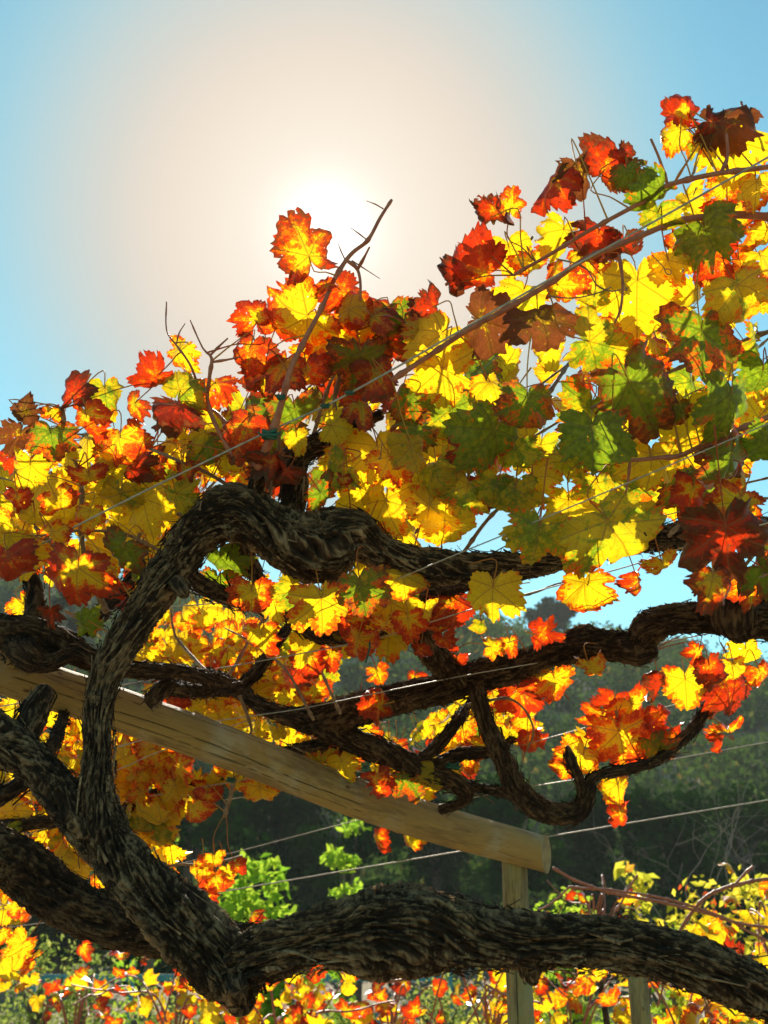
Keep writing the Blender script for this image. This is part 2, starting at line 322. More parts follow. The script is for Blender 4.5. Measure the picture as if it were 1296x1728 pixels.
# ------------------------------------------------------------------ leaf shapes
def leaf_outline(th, rs, teeth=True):
    """radius of a grape leaf round its petiole junction; th = 0 is the tip"""
    wd = rs.uniform(.74, 1.12); lobes = [(0, .64, R(34)*wd), (R(54), .58, R(33)*wd), (-R(54), .58, R(33)*wd), (R(108), .50, R(36)*wd), (-R(108), .50, R(36)*wd)]
    r = np.full_like(th, .26)
    for i, (c, L, w) in enumerate(lobes):
        L = L*rs.uniform(.78, 1.14); d = np.abs((th-c+np.pi) % (2*np.pi)-np.pi)
        r = np.maximum(r, L*np.maximum(1-(d/w)**2*.32, 0)*(d < w*1.9))
    d = np.abs(np.abs(th)-np.pi); r = np.where(d < R(24), np.maximum(.09, r*(.25+.75*d/R(24))), r)     # sinus where the petiole joins
    return r
def make_leaf_mesh(kind, seed, low=False):
    rs = np.random.default_rng(seed)
    na = 30 if low else 96
    th = np.linspace(-np.pi, np.pi, na, endpoint=False)
    r = leaf_outline(th, rs)
    if low: r = r*np.where(np.arange(na) % 2 == 0, 1.07, .92)
    if not low:
        tooth = np.array([1.045, 1.0, .955])[np.arange(na) % 3]*rs.uniform(.975, 1.03, na)
        tooth = np.where((np.arange(na)//3) % 3 == 0, 1+(tooth-1)*1.5, tooth)
        r = r*np.where(np.abs(np.abs(th)-np.pi) < R(20), 1, tooth)
        r = r*(1+.07*vnoise(np.stack([th*4, th*0+seed, th*0], -1), seed))
        for _ in range(rs.integers(0, 4)):      # bites and tears in the margin
            c = rs.uniform(-2.4, 2.4); w = rs.uniform(.05, .16); d = np.abs(th-c); r = np.where(d < w, r*(1-rs.uniform(.12, .42)*(1-d/w)**.5), r)
    fr = [.5, 1.0] if low else [.22, .5, .78, 1.0]
    V = [(0, 0, 0)]; LC = [(0, 0, 0)]; F = []; rings = []
    for k, f in enumerate(fr):
        n = na if (low or k > 0) else na//2; idx = np.arange(0, na, na//n)
        rr = r[idx]
        if k < len(fr)-1:         # inner rings follow a smoother outline
            rr = (np.roll(r, 1)+r*2+np.roll(r, -1))[idx]/4
        ring = []
        for a, q in zip(th[idx], rr*f):
            ring.append(len(V)); V.append((math.sin(a)*q, math.cos(a)*q, 0)); LC.append((math.sin(a)*q, math.cos(a)*q, f))
        rings.append(ring)
    n0 = len(rings[0]); F += [(0, rings[0][(i+1) % n0], rings[0][i]) for i in range(n0)]
    for a, c in zip(rings, rings[1:]):
        if len(a) == len(c): F += [(a[i], a[(i+1) % len(a)], c[(i+1) % len(a)], c[i]) for i in range(len(a))]
        else:
            for i in range(len(a)):
                j = (i+1) % len(a); F += [(a[i], c[2*i+1], c[2*i]), (a[i], a[j], c[2*i+1]), (a[j], c[(2*i+2) % len(c)], c[2*i+1])]
    V = np.array(V, float); LC = np.array(LC)
    x, y = V[:, 0], V[:, 1]; rad = np.hypot(x, y)
    # vein troughs and puckered blade
    ang = np.arctan2(x, y); da = np.abs((ang/R(54)) - np.round(ang/R(54)))
    z = .075*rad*(np.sin(da*np.pi))*1.6
    amp = {'f': .06, 'c': .12, 'k': .10, 'd': .21}[kind]
    o = rs.uniform(0, 50, 3)
    z = z+amp*1.3*vnoise(np.stack([x*3.2+o[0], y*3.2+o[1], x*0+o[2]], -1), seed)+amp*.55*LC[:, 2]*vnoise(np.stack([x*9+o[1], y*9+o[0], x*0], -1), seed+1)
    if kind == 'f': z += -.22*rad**2*rs.uniform(.3, 1)+rs.uniform(-.15, .2)*y**2
    if kind == 'c': z += -rs.uniform(.45, .9)*rad**2+rs.uniform(-.3, .3)*x*y
    V = np.stack([x, y, z], -1)
    def bend(V, axis, k, start=0.0):      # roll the blade round an axis; k = 1/radius
        u = V[:, axis]; s = np.sign(u); a = np.maximum(np.abs(u)-start, 0)*k; b0 = np.minimum(np.abs(u), start)
        nu = s*(b0+np.sin(a)/k*np.exp(-0*a)-V[:, 2]*np.sin(a)*0); nz = V[:, 2]*np.cos(a)-(1-np.cos(a))/k*np.sign(k)*1.0
        nu = s*(b0+np.sin(a)/k)+s*np.sin(a)*V[:, 2]
        W_ = V.copy(); W_[:, axis] = nu; W_[:, 2] = nz; return W_
    if kind == 'k': V = bend(V, 0, rs.uniform(2.4, 4.2), .02); V = bend(V, 1, rs.uniform(.5, 1.4))
    if kind == 'd': V = bend(V, 0, rs.uniform(2.2, 5.0), .05); V = bend(V, 1, rs.uniform(1.6, 3.2), .1)
    if kind == 'c': V = bend(V, 1, rs.uniform(.8, 1.8), .1)
    if kind == 'f': V = bend(V, 0, rs.uniform(.4, 1.3)); V = bend(V, 1, rs.uniform(.3, 1.0))
    s = 1.0
    return new_mesh('leaf', V*s, F, [M_leaf], True, {'leafco': ('FLOAT_VECTOR', 'POINT', LC)})
LEAF = {k: [make_leaf_mesh(k, 100*i+ord(k)) for i in range(n)] for k, n in (('f', 14), ('c', 12), ('k', 10), ('d', 10))}
LOWLEAF = [make_leaf_mesh(k, 900+i, True) for i, k in enumerate('fcckdc')]
HUE = {'Y': (.04, .03, 0), 'Z': (.04, .24, .14), 'O': (.05, .43, .14), 'R': (.03, .70, .14), 'D': (0, 1.05, .45), 'G': (.9, 0, .12),
       'L': (.50, .04, 0), 'V': (.80, .25, .42), 'B': (.25, .55, .95), 'M': (.35, .62, .40)}
def hue(h, j=.12):
    c = HUE[h]; return tuple(max(0.0, min(1.2, x+random.uniform(-j, j)*(1 if x > .02 else .3))) for x in c)+(1.0,)

class Vine:
    def __init__(s, loc, label, group='old grapevines trained on the wires', name='grapevine'):
        s.root = empty(name, loc, label, 'grapevine', group); s.pts = []; s.n = 0; s.seed = random.randrange(10000)
    def wood(s, name, strokes, mat=None, sides=56, twist=3.0, step=.004, rough=1.0, lump=1.0, strips=220):
        """strokes: list of [(px,py,depth,r_px), ...]; all joined into one part"""
        parts = []; sk = []
        for st in strokes:
            pts = [(*P(x, y, d), r*.97/FPX*d) for x, y, d, r in st]
            path = smooth_path(pts, step); s.pts.append(path[::6, :3])
            s.seed += 17
            sd = max(14, int(sides*min(1, path[:, 3].mean()/.03)))
            t = bark_tube(path, sd, twist*random.choice((1, -1)), s.seed, rough, True, lump); parts.append(t[:4]); sk.append(t[4])
        v, f, co, rg = join(parts)
        o = obj(name, new_mesh(name, v, f, [mat or M_bark], True, {'barkco': ('FLOAT_VECTOR', 'POINT', co), 'ridge': ('FLOAT', 'POINT', rg)}), s.root)
        if strips:
            V, F, CO = [], [], []; n0 = 0; rs = np.random.default_rng(s.seed)
            tot = sum(k[5][-1] for k in sk)
            for c, r, A, B, T, ss in sk:
                for _ in range(int(strips*1.5*ss[-1])):
                    L = rs.uniform(.008, .03)*(1 if rs.random() < .75 else 2.4); i0 = rs.integers(8, max(9, len(c)-10)); a0 = rs.uniform(0, 6.28); w = rs.uniform(.0007, .0032)*(1 if rs.random() < .8 else 1.6); lift = rs.uniform(.002, .013)**1.0*(1 if rs.random() < .85 else 2.2); tw = twist*.7+rs.normal(0, 5)
                    n = 6; sg = rs.choice((-1, 1)); row = []
                    for q in range(n):
                        sv = ss[i0]+sg*L*q/(n-1); i = int(np.clip(np.searchsorted(ss, sv), 1, len(c)-2)); a = a0+tw*(sv-ss[i0])
                        rad = A[i]*math.cos(a)+B[i]*math.sin(a); tan = -A[i]*math.sin(a)+B[i]*math.cos(a)
                        pr = r[i]*1.03+.0005+lift*max(0, (q/(n-1)-.35))**1.5*1.5; ww = w*(1-.75*q/(n-1))
                        pc = c[i]+rad*pr; row.append((pc-tan*ww, pc+tan*ww+rad*w*.5, pc+rad*w*.9))
                    for q in range(n):
                        for p in row[q]: V.append(p); CO.append((math.cos(a0)*.04, math.sin(a0)*.04, ss[i0]+q*.01))
                    for q in range(n-1):
                        b = n0+q*3; F += [(b, b+1, b+4, b+3), (b+1, b+2, b+5, b+4), (b+2, b, b+3, b+5)]
                    n0 += 3*n
            if V:
                so = obj('peeling_bark', new_mesh('peeling_bark', V, np.array(F), [mat or M_bark], False, {'barkco': ('FLOAT_VECTOR', 'POINT', CO), 'ridge': ('FLOAT', 'POINT', np.repeat(rs.uniform(.1, 1.0, len(V)//18), 18))}), o)
                so['kind'] = 'stuff'
        return o
    def cane(s, pts, mat=None, sides=8, attach=True, name='cane', world=False):
        q = [(*P(x, y, d), r) for x, y, d, r in pts] if not world else pts
        path = smooth_path(q, .006)
        # nodes swell a little every 7 cm or so
        ss = np.concatenate([[0], np.cumsum(np.linalg.norm(np.diff(path[:, :3], axis=0), axis=1))])
        path[:, 3] *= 1+.45*np.exp(-(((ss+.02) % .075-.037)/.006)**2)
        path[:, :3] += .0025*np.stack([vnoise(np.stack([ss*14, ss*0+k, ss*0+s.n], -1), 3) for k in range(3)], -1)
        if attach: s.pts.append(path[::3, :3])
        v, f = tube(path, sides)
        return obj(name, new_mesh(name, v, f, [mat or M_cane]), s.root)
    def nearest(s, p):
        if not hasattr(s, '_a') or s._k != len(s.pts): s._a = np.vstack(s.pts); s._k = len(s.pts)
        d = np.linalg.norm(s._a-p, axis=1); i = d.argmin(); return s._a[i], d[i]
    def leaf(s, px, py, size, tip, kind, h, d, tx=None, ty=None, pet=True, low=False, jit=.12):
        """size in photograph pixels at depth d, tip = direction of the tip in the picture plane (0 down, 90 right)"""
        m = size/FPX*d/.93*random.uniform(.88, 1.12)
        a = R(tip); Y = RIGHT*math.sin(a)-UP*math.cos(a)
        Z = -FWD; X = np.cross(Y, Z)
        M = Matrix((X, Y, Z)).transposed().to_4x4()
        tx = random.gauss(0, 22) if tx is None else tx; ty = random.gauss(0, 22) if ty is None else ty
        M = M @ Matrix.Rotation(R(tx), 4, 'X') @ Matrix.Rotation(R(ty), 4, 'Y')
        if random.random() < .5 and kind in 'fc': M = M @ Matrix.Scale(-1, 4, (1, 0, 0))
        me = random.choice(LOWLEAF if low else LEAF[kind])
        Yw = np.array(M.col[1][:3]); pos = P(px, py, d)-Yw*m*.16
        o = bpy.data.objects.new('leaf', me); COL.objects.link(o); o.parent = s.root
        BM = Matrix.Translation(Vector(pos)-s.root.location) @ M @ Matrix.Scale(m, 4); o.matrix_basis = BM
        o.color = hue(h, jit); s.n += 1
        if pet:
            q, dist = s.nearest(pos)
            if dist > .15: q = pos-Yw*m*.8+np.array([0, 0, .02]); dist = .1
            if dist > .012:
                Zw = np.array(M.col[2][:3])
                mid = pos-Yw*min(dist*.45, .05)+np.array([0, 0, .03*dist])-Zw*.01; path = smooth_path([(*pos, .0011), (*mid, .0012), (*((mid+q)/2+np.array([0, 0, .05*dist])), .0012), (*q, .0017)], .012)
                v, f = tube(path, 5, False); pm = new_mesh('petiole', v-np.array(s.root.location), f, [M_petiole])
                po = bpy.data.objects.new('petiole', pm); COL.objects.link(po); po.parent = o; po.matrix_parent_inverse = BM.inverted()
        return o

def inpoly(x, y, poly):
    c = False; j = len(poly)-1
    for i in range(len(poly)):
        xi, yi = poly[i]; xj, yj = poly[j]
        if (yi > y) != (yj > y) and x < (xj-xi)*(y-yi)/(yj-yi)+xi: c = not c
        j = i
    return c
def pick(w):
    return random.choices([k for k in w], [w[k] for k in w])[0]
def fill(vines, poly, n, dr, size, weights, kinds='ffccckkd', tiltsd=26, low=False, jit=.12, mind=0.55, tipsd=45):
    xs = [p[0] for p in poly]; ys = [p[1] for p in poly]; pl = []; k = 0; tries = 0
    while k < n and tries < n*60:
        tries += 1
        x, y = random.uniform(min(xs), max(xs)), random.uniform(min(ys), max(ys))
        if not inpoly(x, y, poly): continue
        d = random.uniform(*dr); s = random.uniform(*size)
        lim = mind*s*.6*(1-tries/(n*60))
        if any(abs(x-a)+abs(y-b) < lim and abs(d-e) < .25 for a, b, e in pl[-80:]): continue
        pl.append((x, y, d)); v = vines(x, y, d) if callable(vines) else vines
        v.leaf(x, y, s, random.gauss(0, tipsd), random.choice(kinds), pick(weights), d, random.gauss(0, tiltsd), random.gauss(0, tiltsd), low=low, jit=jit); k += 1
# ------------------------------------------------------------------ ground, hillside
RIDGE = [(-900, 930), (0, 965), (400, 1010), (780, 1052), (870, 1078), (1100, 1092), (1200, 1120), (1296, 1175), (2100, 1230)]
def ridge_z(x):       # height of the ridge at y = 110
    px = 648+x/ (110*math.cos(PITCH)+9)*FPX
    py = np.interp(px, [a for a, _ in RIDGE], [b for _, b in RIDGE])
    v = RIGHT[None]*0+UP[None]*(-(np.atleast_1d(py)[:, None]-864)/FPX)+FWD[None]
    return (1.5+v[:, 2]*110/v[:, 1]).reshape(np.shape(x))-.8
def ground_z(x, y):
    x = np.asarray(x, float); y = np.asarray(y, float)
    t = np.clip((y-26)/84, 0, 1); t = t*t*(2.2-1.2*t)
    z = ridge_z(x.ravel()).reshape(x.shape)*t-np.clip(y-110, 0, None)*.12
    z = z+vnoise(np.stack([x/17, y/17, x*0], -1), 4)*1.3*t+vnoise(np.stack([x/1.7, y/1.7, x*0], -1), 5)*.05
    return z
gx = np.concatenate([np.linspace(-220, -40, 40), np.linspace(-38, 38, 90), np.linspace(40, 220, 40)]); gy = np.concatenate([np.linspace(-60, 0, 12), np.linspace(1, 30, 60), np.linspace(32, 260, 90)])
GX, GY = np.meshgrid(gx, gy); GZ = ground_z(GX, GY)
nx, ny = len(gx), len(gy); ii = np.arange(ny-1)[:, None]*nx+np.arange(nx-1)[None]
gf = np.stack([ii, ii+1, ii+nx+1, ii+nx], -1).reshape(-1, 4)
b = MB('dry_soil'); tcw = b.n('ShaderNodeTexCoord').outputs['Object']
n1 = b.noise(tcw, .35, 5); n2 = b.noise(tcw, 6, 5); n3 = b.noise(tcw, 40, 3)
c = b.mix(n2, (.20, .135, .075), (.36, .27, .16)); c = b.mix(b.rng(n1, .45, .6, 0, .7), c, (.12, .13, .045))
M_soil = b.out(b.n('ShaderNodeBsdfPrincipled', {'Base Color': c, 'Roughness': .95, 'Normal': b.n('ShaderNodeBump', {'Height': b.math('ADD', n2, n3), 'Strength': .7, 'Distance': .03}).outputs[0]}).outputs[0])
ground = tag(obj('ground', new_mesh('ground', np.stack([GX, GY, GZ], -1).reshape(-1, 3), gf, [M_soil])), kind='structure')

def foliage_arrays(centers, radii, counts, size, rs, flat=.8):
    """many small two-triangle leaves scattered through ellipsoids"""
    V, T = [], []
    for c, r, n in zip(centers, radii, counts):
        d = rs.normal(size=(n, 3)); d /= np.linalg.norm(d, axis=1)[:, None]; q = rs.uniform(.25, 1, n)**.5
        q = q*(1+.3*vnoise(d*2.2+np.array(c)*.7, 9))
        p = np.array(c)+d*q[:, None]*np.array(r)
        a = rs.normal(size=(n, 3)); a /= np.linalg.norm(a, axis=1)[:, None]; bb = np.cross(a, rs.normal(size=(n, 3))); bb /= np.linalg.norm(bb, axis=1)[:, None]
        s = size*rs.uniform(.5, 1.35, n)[:, None]; nn = np.cross(a, bb)
        V.append(np.stack([p-a*s, p+bb*s*.55+nn*s*.2, p+a*s, p-bb*s*.55+nn*s*.2], 1).reshape(-1, 3))
        t = np.clip(rs.uniform(0, 1)*.35+rs.uniform(0, .65, n), 0, 1); T.append(np.repeat(t, 4))
    V = np.concatenate(V); F = np.arange(len(V)).reshape(-1, 4); return V, F, np.concatenate(T)
def foliage(name, centers, radii, counts, size, mat, parent=None, seed=1):
    v, f, t = foliage_arrays(centers, radii, counts, size, np.random.default_rng(seed))
    return obj(name, new_mesh(name, v, f, [mat], False, {'tintf': ('FLOAT', 'POINT', t)}), parent)
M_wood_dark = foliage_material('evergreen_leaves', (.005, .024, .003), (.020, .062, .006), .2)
M_hill = foliage_material('hillside_scrub_leaves', (.020, .058, .008), (.095, .145, .024), .35, (.24, .15, .03))
M_pine = foliage_material('pine_needles', (.02, .032, .014), (.045, .06, .025), .2)
M_lime = foliage_material('lime_green_leaves', (.16, .36, .02), (.52, .62, .05), .6)
M_olive = foliage_material('olive_scrub_leaves', (.12, .20, .03), (.42, .44, .10), .5, (.70, .55, .15))
M_yel = foliage_material('yellow_shrub_leaves', (.40, .42, .03), (.85, .66, .06), .6, (.70, .10, .02))
M_trunk = cane_material('tree_bark', (.07, .05, .035), (.16, .12, .08), .9, .01, (4, 4, 4))
M_twig = cane_material('bare_twigs', (.16, .12, .10), (.30, .25, .21), .8)

rs = np.random.default_rng(5)
# dense scrub and small trees on the far slope
cs, rr, nn = [], [], []
for _ in range(1500):
    y = 36+76*rs.uniform()**.8; x = rs.uniform(-.5, .5)*y*1.05+0*y
    r = rs.uniform(.9, 2.3); z = float(ground_z(np.array([x]), np.array([y]))[0])
    cs.append((x, y, z+r*.45)); rr.append((r*1.1, r*1.1, r*rs.uniform(.7, 1.1))); nn.append(int(90+3500/y))
tag(foliage('hillside_scrub', cs, rr, nn, .24, M_hill, seed=3), 'dense dark scrub covering the far hillside', kind='stuff')
# a belt of taller dark trees at the foot of the slope
def tree_at(name, px, base_y, top_px, width_px, dist, mat, label, n=2600, leaf=.09, seed=1, umbrella=False, group=None, cat='tree', trunk=True):
    top = P(px, top_px, dist); gz = float(ground_z(np.array([top[0]]), np.array([top[1]]))[0])
    w = width_px/FPX*dist/2; h = top[2]-gz
    root = empty(name, (top[0], top[1], gz), label, cat, group); rs = np.random.default_rng(seed)
    cs, rr, nn = [], [], []
    if umbrella:
        ch = w*.72
        for _ in range(26):
            a = rs.uniform(0, 6.28); q = w*.80*rs.uniform()**.5
            cs.append((top[0]+math.cos(a)*q, top[1]+math.sin(a)*q, top[2]-ch*(.35+.9*(q/w)**2)-rs.uniform(0, .35)*w)); rr.append((w*.26, w*.26, w*.20)); nn.append(n//26)
    else:
        for _ in range(22):
            a = rs.uniform(0, 6.28); u = rs.uniform(.12, 1); q = w*rs.uniform(.2, .72)*math.sqrt(max(.05, 1-(u-.45)**2*2.2))
            cs.append((top[0]+math.cos(a)*q, top[1]+math.sin(a)*q, gz+(h-.22*w)*u)); k = rs.uniform(.28, .42)*w*(1.35 if w < 1 else 1); rr.append((k, k, k*.85)); nn.append(n//22)
    cr_ = foliage('crown', cs, rr, nn, leaf, mat, root, seed)
    tp = [(top[0], top[1], gz-.2, w*.09+.05), (top[0]+.04*w, top[1], gz+h*.35, w*.06+.03), (top[0]-.03*w, top[1], gz+h*.8, w*.02+.012)]
    ps = [tube(smooth_path(tp, h/14), 9)]
    for k in range(6):
        a = rs.uniform(0, 6.28); z0 = gz+h*rs.uniform(.35, .6)
        ps.append(tube(smooth_path([(top[0], top[1], z0, w*.035+.012), (top[0]+math.cos(a)*w*.3, top[1]+math.sin(a)*w*.3, z0+h*.14, w*.02+.008), (top[0]+math.cos(a)*w*.6, top[1]+math.sin(a)*w*.6, z0+h*.26, w*.008+.004)], h/14), 6))
    v, f = join(ps); obj('trunk', new_mesh('trunk', v, f, [M_trunk]), root)
    return root
tree_at('umbrella_pine', 930, 0, 1004, 106, 108, M_pine, 'lone flat-topped pine on the hazy ridge against the sky', 5200, .19, 3, True)
tree_at('pine_tree', 152, 0, 728, 70, 62, M_pine, 'tall dark tree crown poking up in a gap of the left leaves', 3000, .17, 8)
belt = [(-30, 1150, 300, 30), (150, 1170, 260, 34), (330, 1190, 260, 29), (470, 1235, 230, 33), (600, 1245, 230, 30), (730, 1265, 220, 34), (860, 1300, 210, 29), (980, 1330, 210, 32), (1110, 1340, 230, 30), (1240, 1330, 240, 34), (1370, 1320, 240, 30)]
bl = ['far left end', 'behind the left vine trunk', 'behind the old trunk and beam', 'left of the beam middle', 'below the middle of the beam', 'just left of the timber post', 'straight behind the timber post', 'right of the timber post', 'behind the bare twigs', 'beyond the yellow shrub', 'far right end']
for i, (px, ty, w, d) in enumerate(belt):
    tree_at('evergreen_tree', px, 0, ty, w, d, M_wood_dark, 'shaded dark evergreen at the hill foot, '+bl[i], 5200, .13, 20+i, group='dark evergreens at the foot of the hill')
tree_at('leafy_shrub', 430, 0, 1462, 230, 9.5, M_lime, 'sunlit lime green shrub glowing left of the gnarled arm', 3800, .055, 41, cat='shrub')
tree_at('leafy_shrub', 583, 0, 1372, 92, 13, M_lime, 'small bright green leafy sprig glowing under the beam', 900, .06, 42, cat='shrub')
tree_at('leafy_shrub', 275, 0, 1275, 130, 15, M_lime, 'dim green shrub between left trunk and hanging yellow leaves', 500, .05, 43, cat='shrub')
tree_at('yellow_shrub', 1062, 0, 1448, 100, 7.5, M_yel, 'pale yellow leaf tuft standing right of the timber post', 300, .045, 44, cat='shrub', group='yellow shrubs at the right')
tree_at('yellow_shrub', 1180, 0, 1490, 210, 7.0, M_yel, 'loose shrub with round yellow leaves above the thick arm', 1300, .032, 45, cat='shrub', group='yellow shrubs at the right')
tree_at('yellow_shrub', 1290, 0, 1480, 190, 6.6, M_yel, 'yellow leaved shrub at the right picture edge', 1100, .034, 46, cat='shrub', group='yellow shrubs at the right')
tree_at('yellow_shrub', 955, 0, 1500, 150, 8.5, M_lime, 'green and yellow low shrub directly right of the post', 1000, .034, 47, cat='shrub', group='yellow shrubs at the right')
tree_at('olive_shrub', 80, 0, 1585, 190, 8.0, M_olive, 'pale olive green shrub at bottom left corner', 1500, .024, 48, cat='shrub', group='olive green shrubs low behind the vines')
tree_at('olive_shrub', 235, 0, 1652, 230, 7.6, M_olive, 'olive green shrub in front of the turquoise fence', 1700, .022, 49, cat='shrub', group='olive green shrubs low behind the vines')
tree_at('olive_shrub', 745, 0, 1640, 230, 8.4, M_olive, 'grey green shrub below the gnarled arm beside the post', 1700, .024, 50, cat='shrub', group='olive green shrubs low behind the vines')
tree_at('olive_shrub', 990, 0, 1655, 220, 8.4, M_olive, 'grey green shrub low between post and stake', 1400, .024, 51, cat='shrub', group='olive green shrubs low behind the vines')
tree_at('olive_shrub', 560, 0, 1690, 220, 8.0, M_olive, 'low olive shrub beneath the lowest point of the trunk', 1400, .024, 52, cat='shrub', group='olive green shrubs low behind the vines')
tree_at('olive_shrub', 370, 0, 1622, 200, 7.8, M_yel, 'yellow green shrub under the S bend of the old trunk', 1500, .026, 53, cat='shrub', group='olive green shrubs low behind the vines')
tree_at('olive_shrub', 150, 0, 1600, 150, 8.6, M_olive, 'pale olive shrub left of the turquoise fence', 1200, .026, 54, cat='shrub', group='olive green shrubs low behind the vines')
tree_at('yellow_shrub', 875, 0, 1640, 190, 7.6, M_yel, 'yellow green shrub low behind the timber post', 1400, .028, 55, cat='shrub', group='yellow shrubs at the right')
tree_at('yellow_shrub', 1130, 0, 1560, 230, 7.9, M_lime, 'green shrub with yellow tips directly above the thick arm', 1700, .032, 56, cat='shrub', group='yellow shrubs at the right')
# weeds between the rows
cs, rr, nn = [], [], []
for _ in range(480):
    y = rs.uniform(5.5, 24); x = rs.uniform(-.5, .5)*y; cs.append((x, y, .22)); rr.append((.55, .55, .38)); nn.append(90)
tag(foliage('undergrowth', cs, rr, nn, .035, M_olive, seed=6), 'low olive weeds between the vine rows', kind='stuff')

# bare twiggy bush, right
tw = empty('bare_bush', P(1230, 1500, 9), 'leafless grey twiggy bush before the dark hillside', 'bush'); parts = []
for k in range(10):
    x0, y0 = rs.uniform(1120, 1330), 1560; p = [(x0, y0)]
    for q in range(5): p.append((p[-1][0]+rs.normal(12 if k % 2 else -10, 22), p[-1][1]-rs.uniform(20, 75)))
    r0 = rs.uniform(.003, .007)
    parts.append(tube(smooth_path([(*P(a, c_, 9+.1*k % 1), r0*(1-i*.17)) for i, (a, c_) in enumerate(p)], .05), 5))
    for i in (2, 3):
        a, c_ = p[i]; parts.append(tube(smooth_path([(*P(a, c_, 9+.1*k % 1), r0*.5), (*P(a+rs.normal(0, 25), c_-25, 9.1), r0*.35), (*P(a+rs.normal(0, 45), c_-rs.uniform(30, 70), 9.2), r0*.2)], .05), 4))
v, f = join(parts); tag(obj('twigs', new_mesh('twigs', v, f, [M_twig]), tw), kind='stuff')

# turquoise low fence seen between the vines
b = MB('turquoise_paint'); tq = b.n('ShaderNodeTexCoord').outputs['Object']; nq = b.noise(tq, 3, 4)
M_teal = b.out(b.n('ShaderNodeBsdfPrincipled', {'Base Color': b.mix(nq, (.01, .14, .18), (.03, .24, .29)), 'Roughness': .55}).outputs[0])
def box(v0, v1):
    x0, y0, z0 = v0; x1, y1, z1 = v1
    v = np.array([(x, y, z) for z in (z0, z1) for y in (y0, y1) for x in (x0, x1)], float)
    return v, np.array([(0, 2, 3, 1), (4, 5, 7, 6), (0, 1, 5, 4), (2, 6, 7, 3), (0, 4, 6, 2), (1, 3, 7, 5)])
a0 = P(60, 1634, 15); a1 = P(760, 1650, 15); yz = a0[1]
tf = empty('low_fence', (a0[0], yz, 0), 'turquoise low rail fence glimpsed beyond the lower vine row', 'fence')
for z in (a0[2]-.12,):
    v, f = box((a0[0], yz, z-.045), (a1[0], yz+.04, z+.045)); obj('rail', new_mesh('rail', v, f, [M_teal], False), tf)
for px in (60, 225, 430, 640, 758):
    x = P(px, 1640, 15)[0]; v, f = box((x-.04, yz-.05, 0), (x+.04, yz-.004, a0[2]+.10)); obj('fence_post', new_mesh('fence_post', v, f, [M_teal], False), tf)

# ------------------------------------------------------------------ pergola: log beam and post, and a stake
def log(name, pts, sides, mat, parent, seed, cracks=(), bevel=.12, cut=None):
    path = smooth_path(pts, .004); c, r = path[:, :3], path[:, 3]
    s = np.concatenate([[0], np.cumsum(np.linalg.norm(np.diff(c, axis=0), axis=1))])
    T, A, B = frames(c); th = np.linspace(0, 2*np.pi, sides, endpoint=False); SS, TH = np.meshgrid(s, th, indexing='ij')
    cx, cy = np.cos(TH), np.sin(TH)
    d = .022*vnoise(np.stack([cx*1.2, cy*1.2, SS*3], -1), seed)+.008*vnoise(np.stack([cx*9, cy*9, SS*6], -1), seed+1)
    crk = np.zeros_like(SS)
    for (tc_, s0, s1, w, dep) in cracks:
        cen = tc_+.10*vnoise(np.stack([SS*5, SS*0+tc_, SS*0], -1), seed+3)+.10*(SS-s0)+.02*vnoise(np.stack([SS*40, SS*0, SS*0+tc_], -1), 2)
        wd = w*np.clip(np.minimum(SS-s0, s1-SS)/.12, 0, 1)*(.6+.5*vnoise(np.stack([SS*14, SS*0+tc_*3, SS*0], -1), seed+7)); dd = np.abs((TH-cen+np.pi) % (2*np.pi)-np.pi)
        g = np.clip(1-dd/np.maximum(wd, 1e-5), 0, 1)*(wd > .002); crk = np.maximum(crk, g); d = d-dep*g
    rr = r[:, None]*(1+d)
    v = c[:, None]+rr[..., None]*(cx[..., None]*A[:, None]+cy[..., None]*B[:, None]); v = v.reshape(-1, 3); f = grid_faces(len(c), sides)
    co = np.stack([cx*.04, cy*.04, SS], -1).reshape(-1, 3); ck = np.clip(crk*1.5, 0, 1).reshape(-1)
    V, F, CO, CK = [v], [f], [co], [ck]; base = len(v)
    for end, sg in ((0, -1), (len(c)-1, 1)):
        ring = v[end*sides:(end+1)*sides]; t = T[end]*sg; n0 = end*sides
        V.append(ring); CO.append(np.stack([cx[0]*.04, cy[0]*.04, cx[0]*0+.2], -1)); CK.append(np.zeros(sides)); n0 = base; base += sides
        for q, (k, o) in enumerate(((.965, .018), (.5, .03), (.02, .03))):
            w = c[end]+(ring-c[end])*k+t*r[end]*o*2; V.append(w); CO.append(np.stack([cx[0]*k*.04, cy[0]*k*.04, cx[0]*0+k*.1], -1)); CK.append(np.zeros(sides))
            j = np.arange(sides); j2 = (j+1) % sides; ff = np.stack([n0+j, n0+j2, base+j2, base+j], -1); F.append(ff if sg > 0 else ff[:, ::-1]); n0 = base; base += sides
    if cut is not None:       # saw the far end off along a plane
        AV = np.vstack(V); q, n = cut; t = (AV-q)@n; m = t > 0; AV[m] -= np.outer(t[m]/(T[-1]@n), T[-1]); V = [AV]
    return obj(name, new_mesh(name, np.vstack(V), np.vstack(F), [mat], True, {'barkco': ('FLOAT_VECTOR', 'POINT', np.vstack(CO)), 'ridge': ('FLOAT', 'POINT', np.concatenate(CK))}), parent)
pt = P(868, 1440, 3.14)
perg = empty('pergola_frame', (pt[0], pt[1], 0), 'weathered pine pergola frame, a sloping log beam resting on a round post', 'pergola')
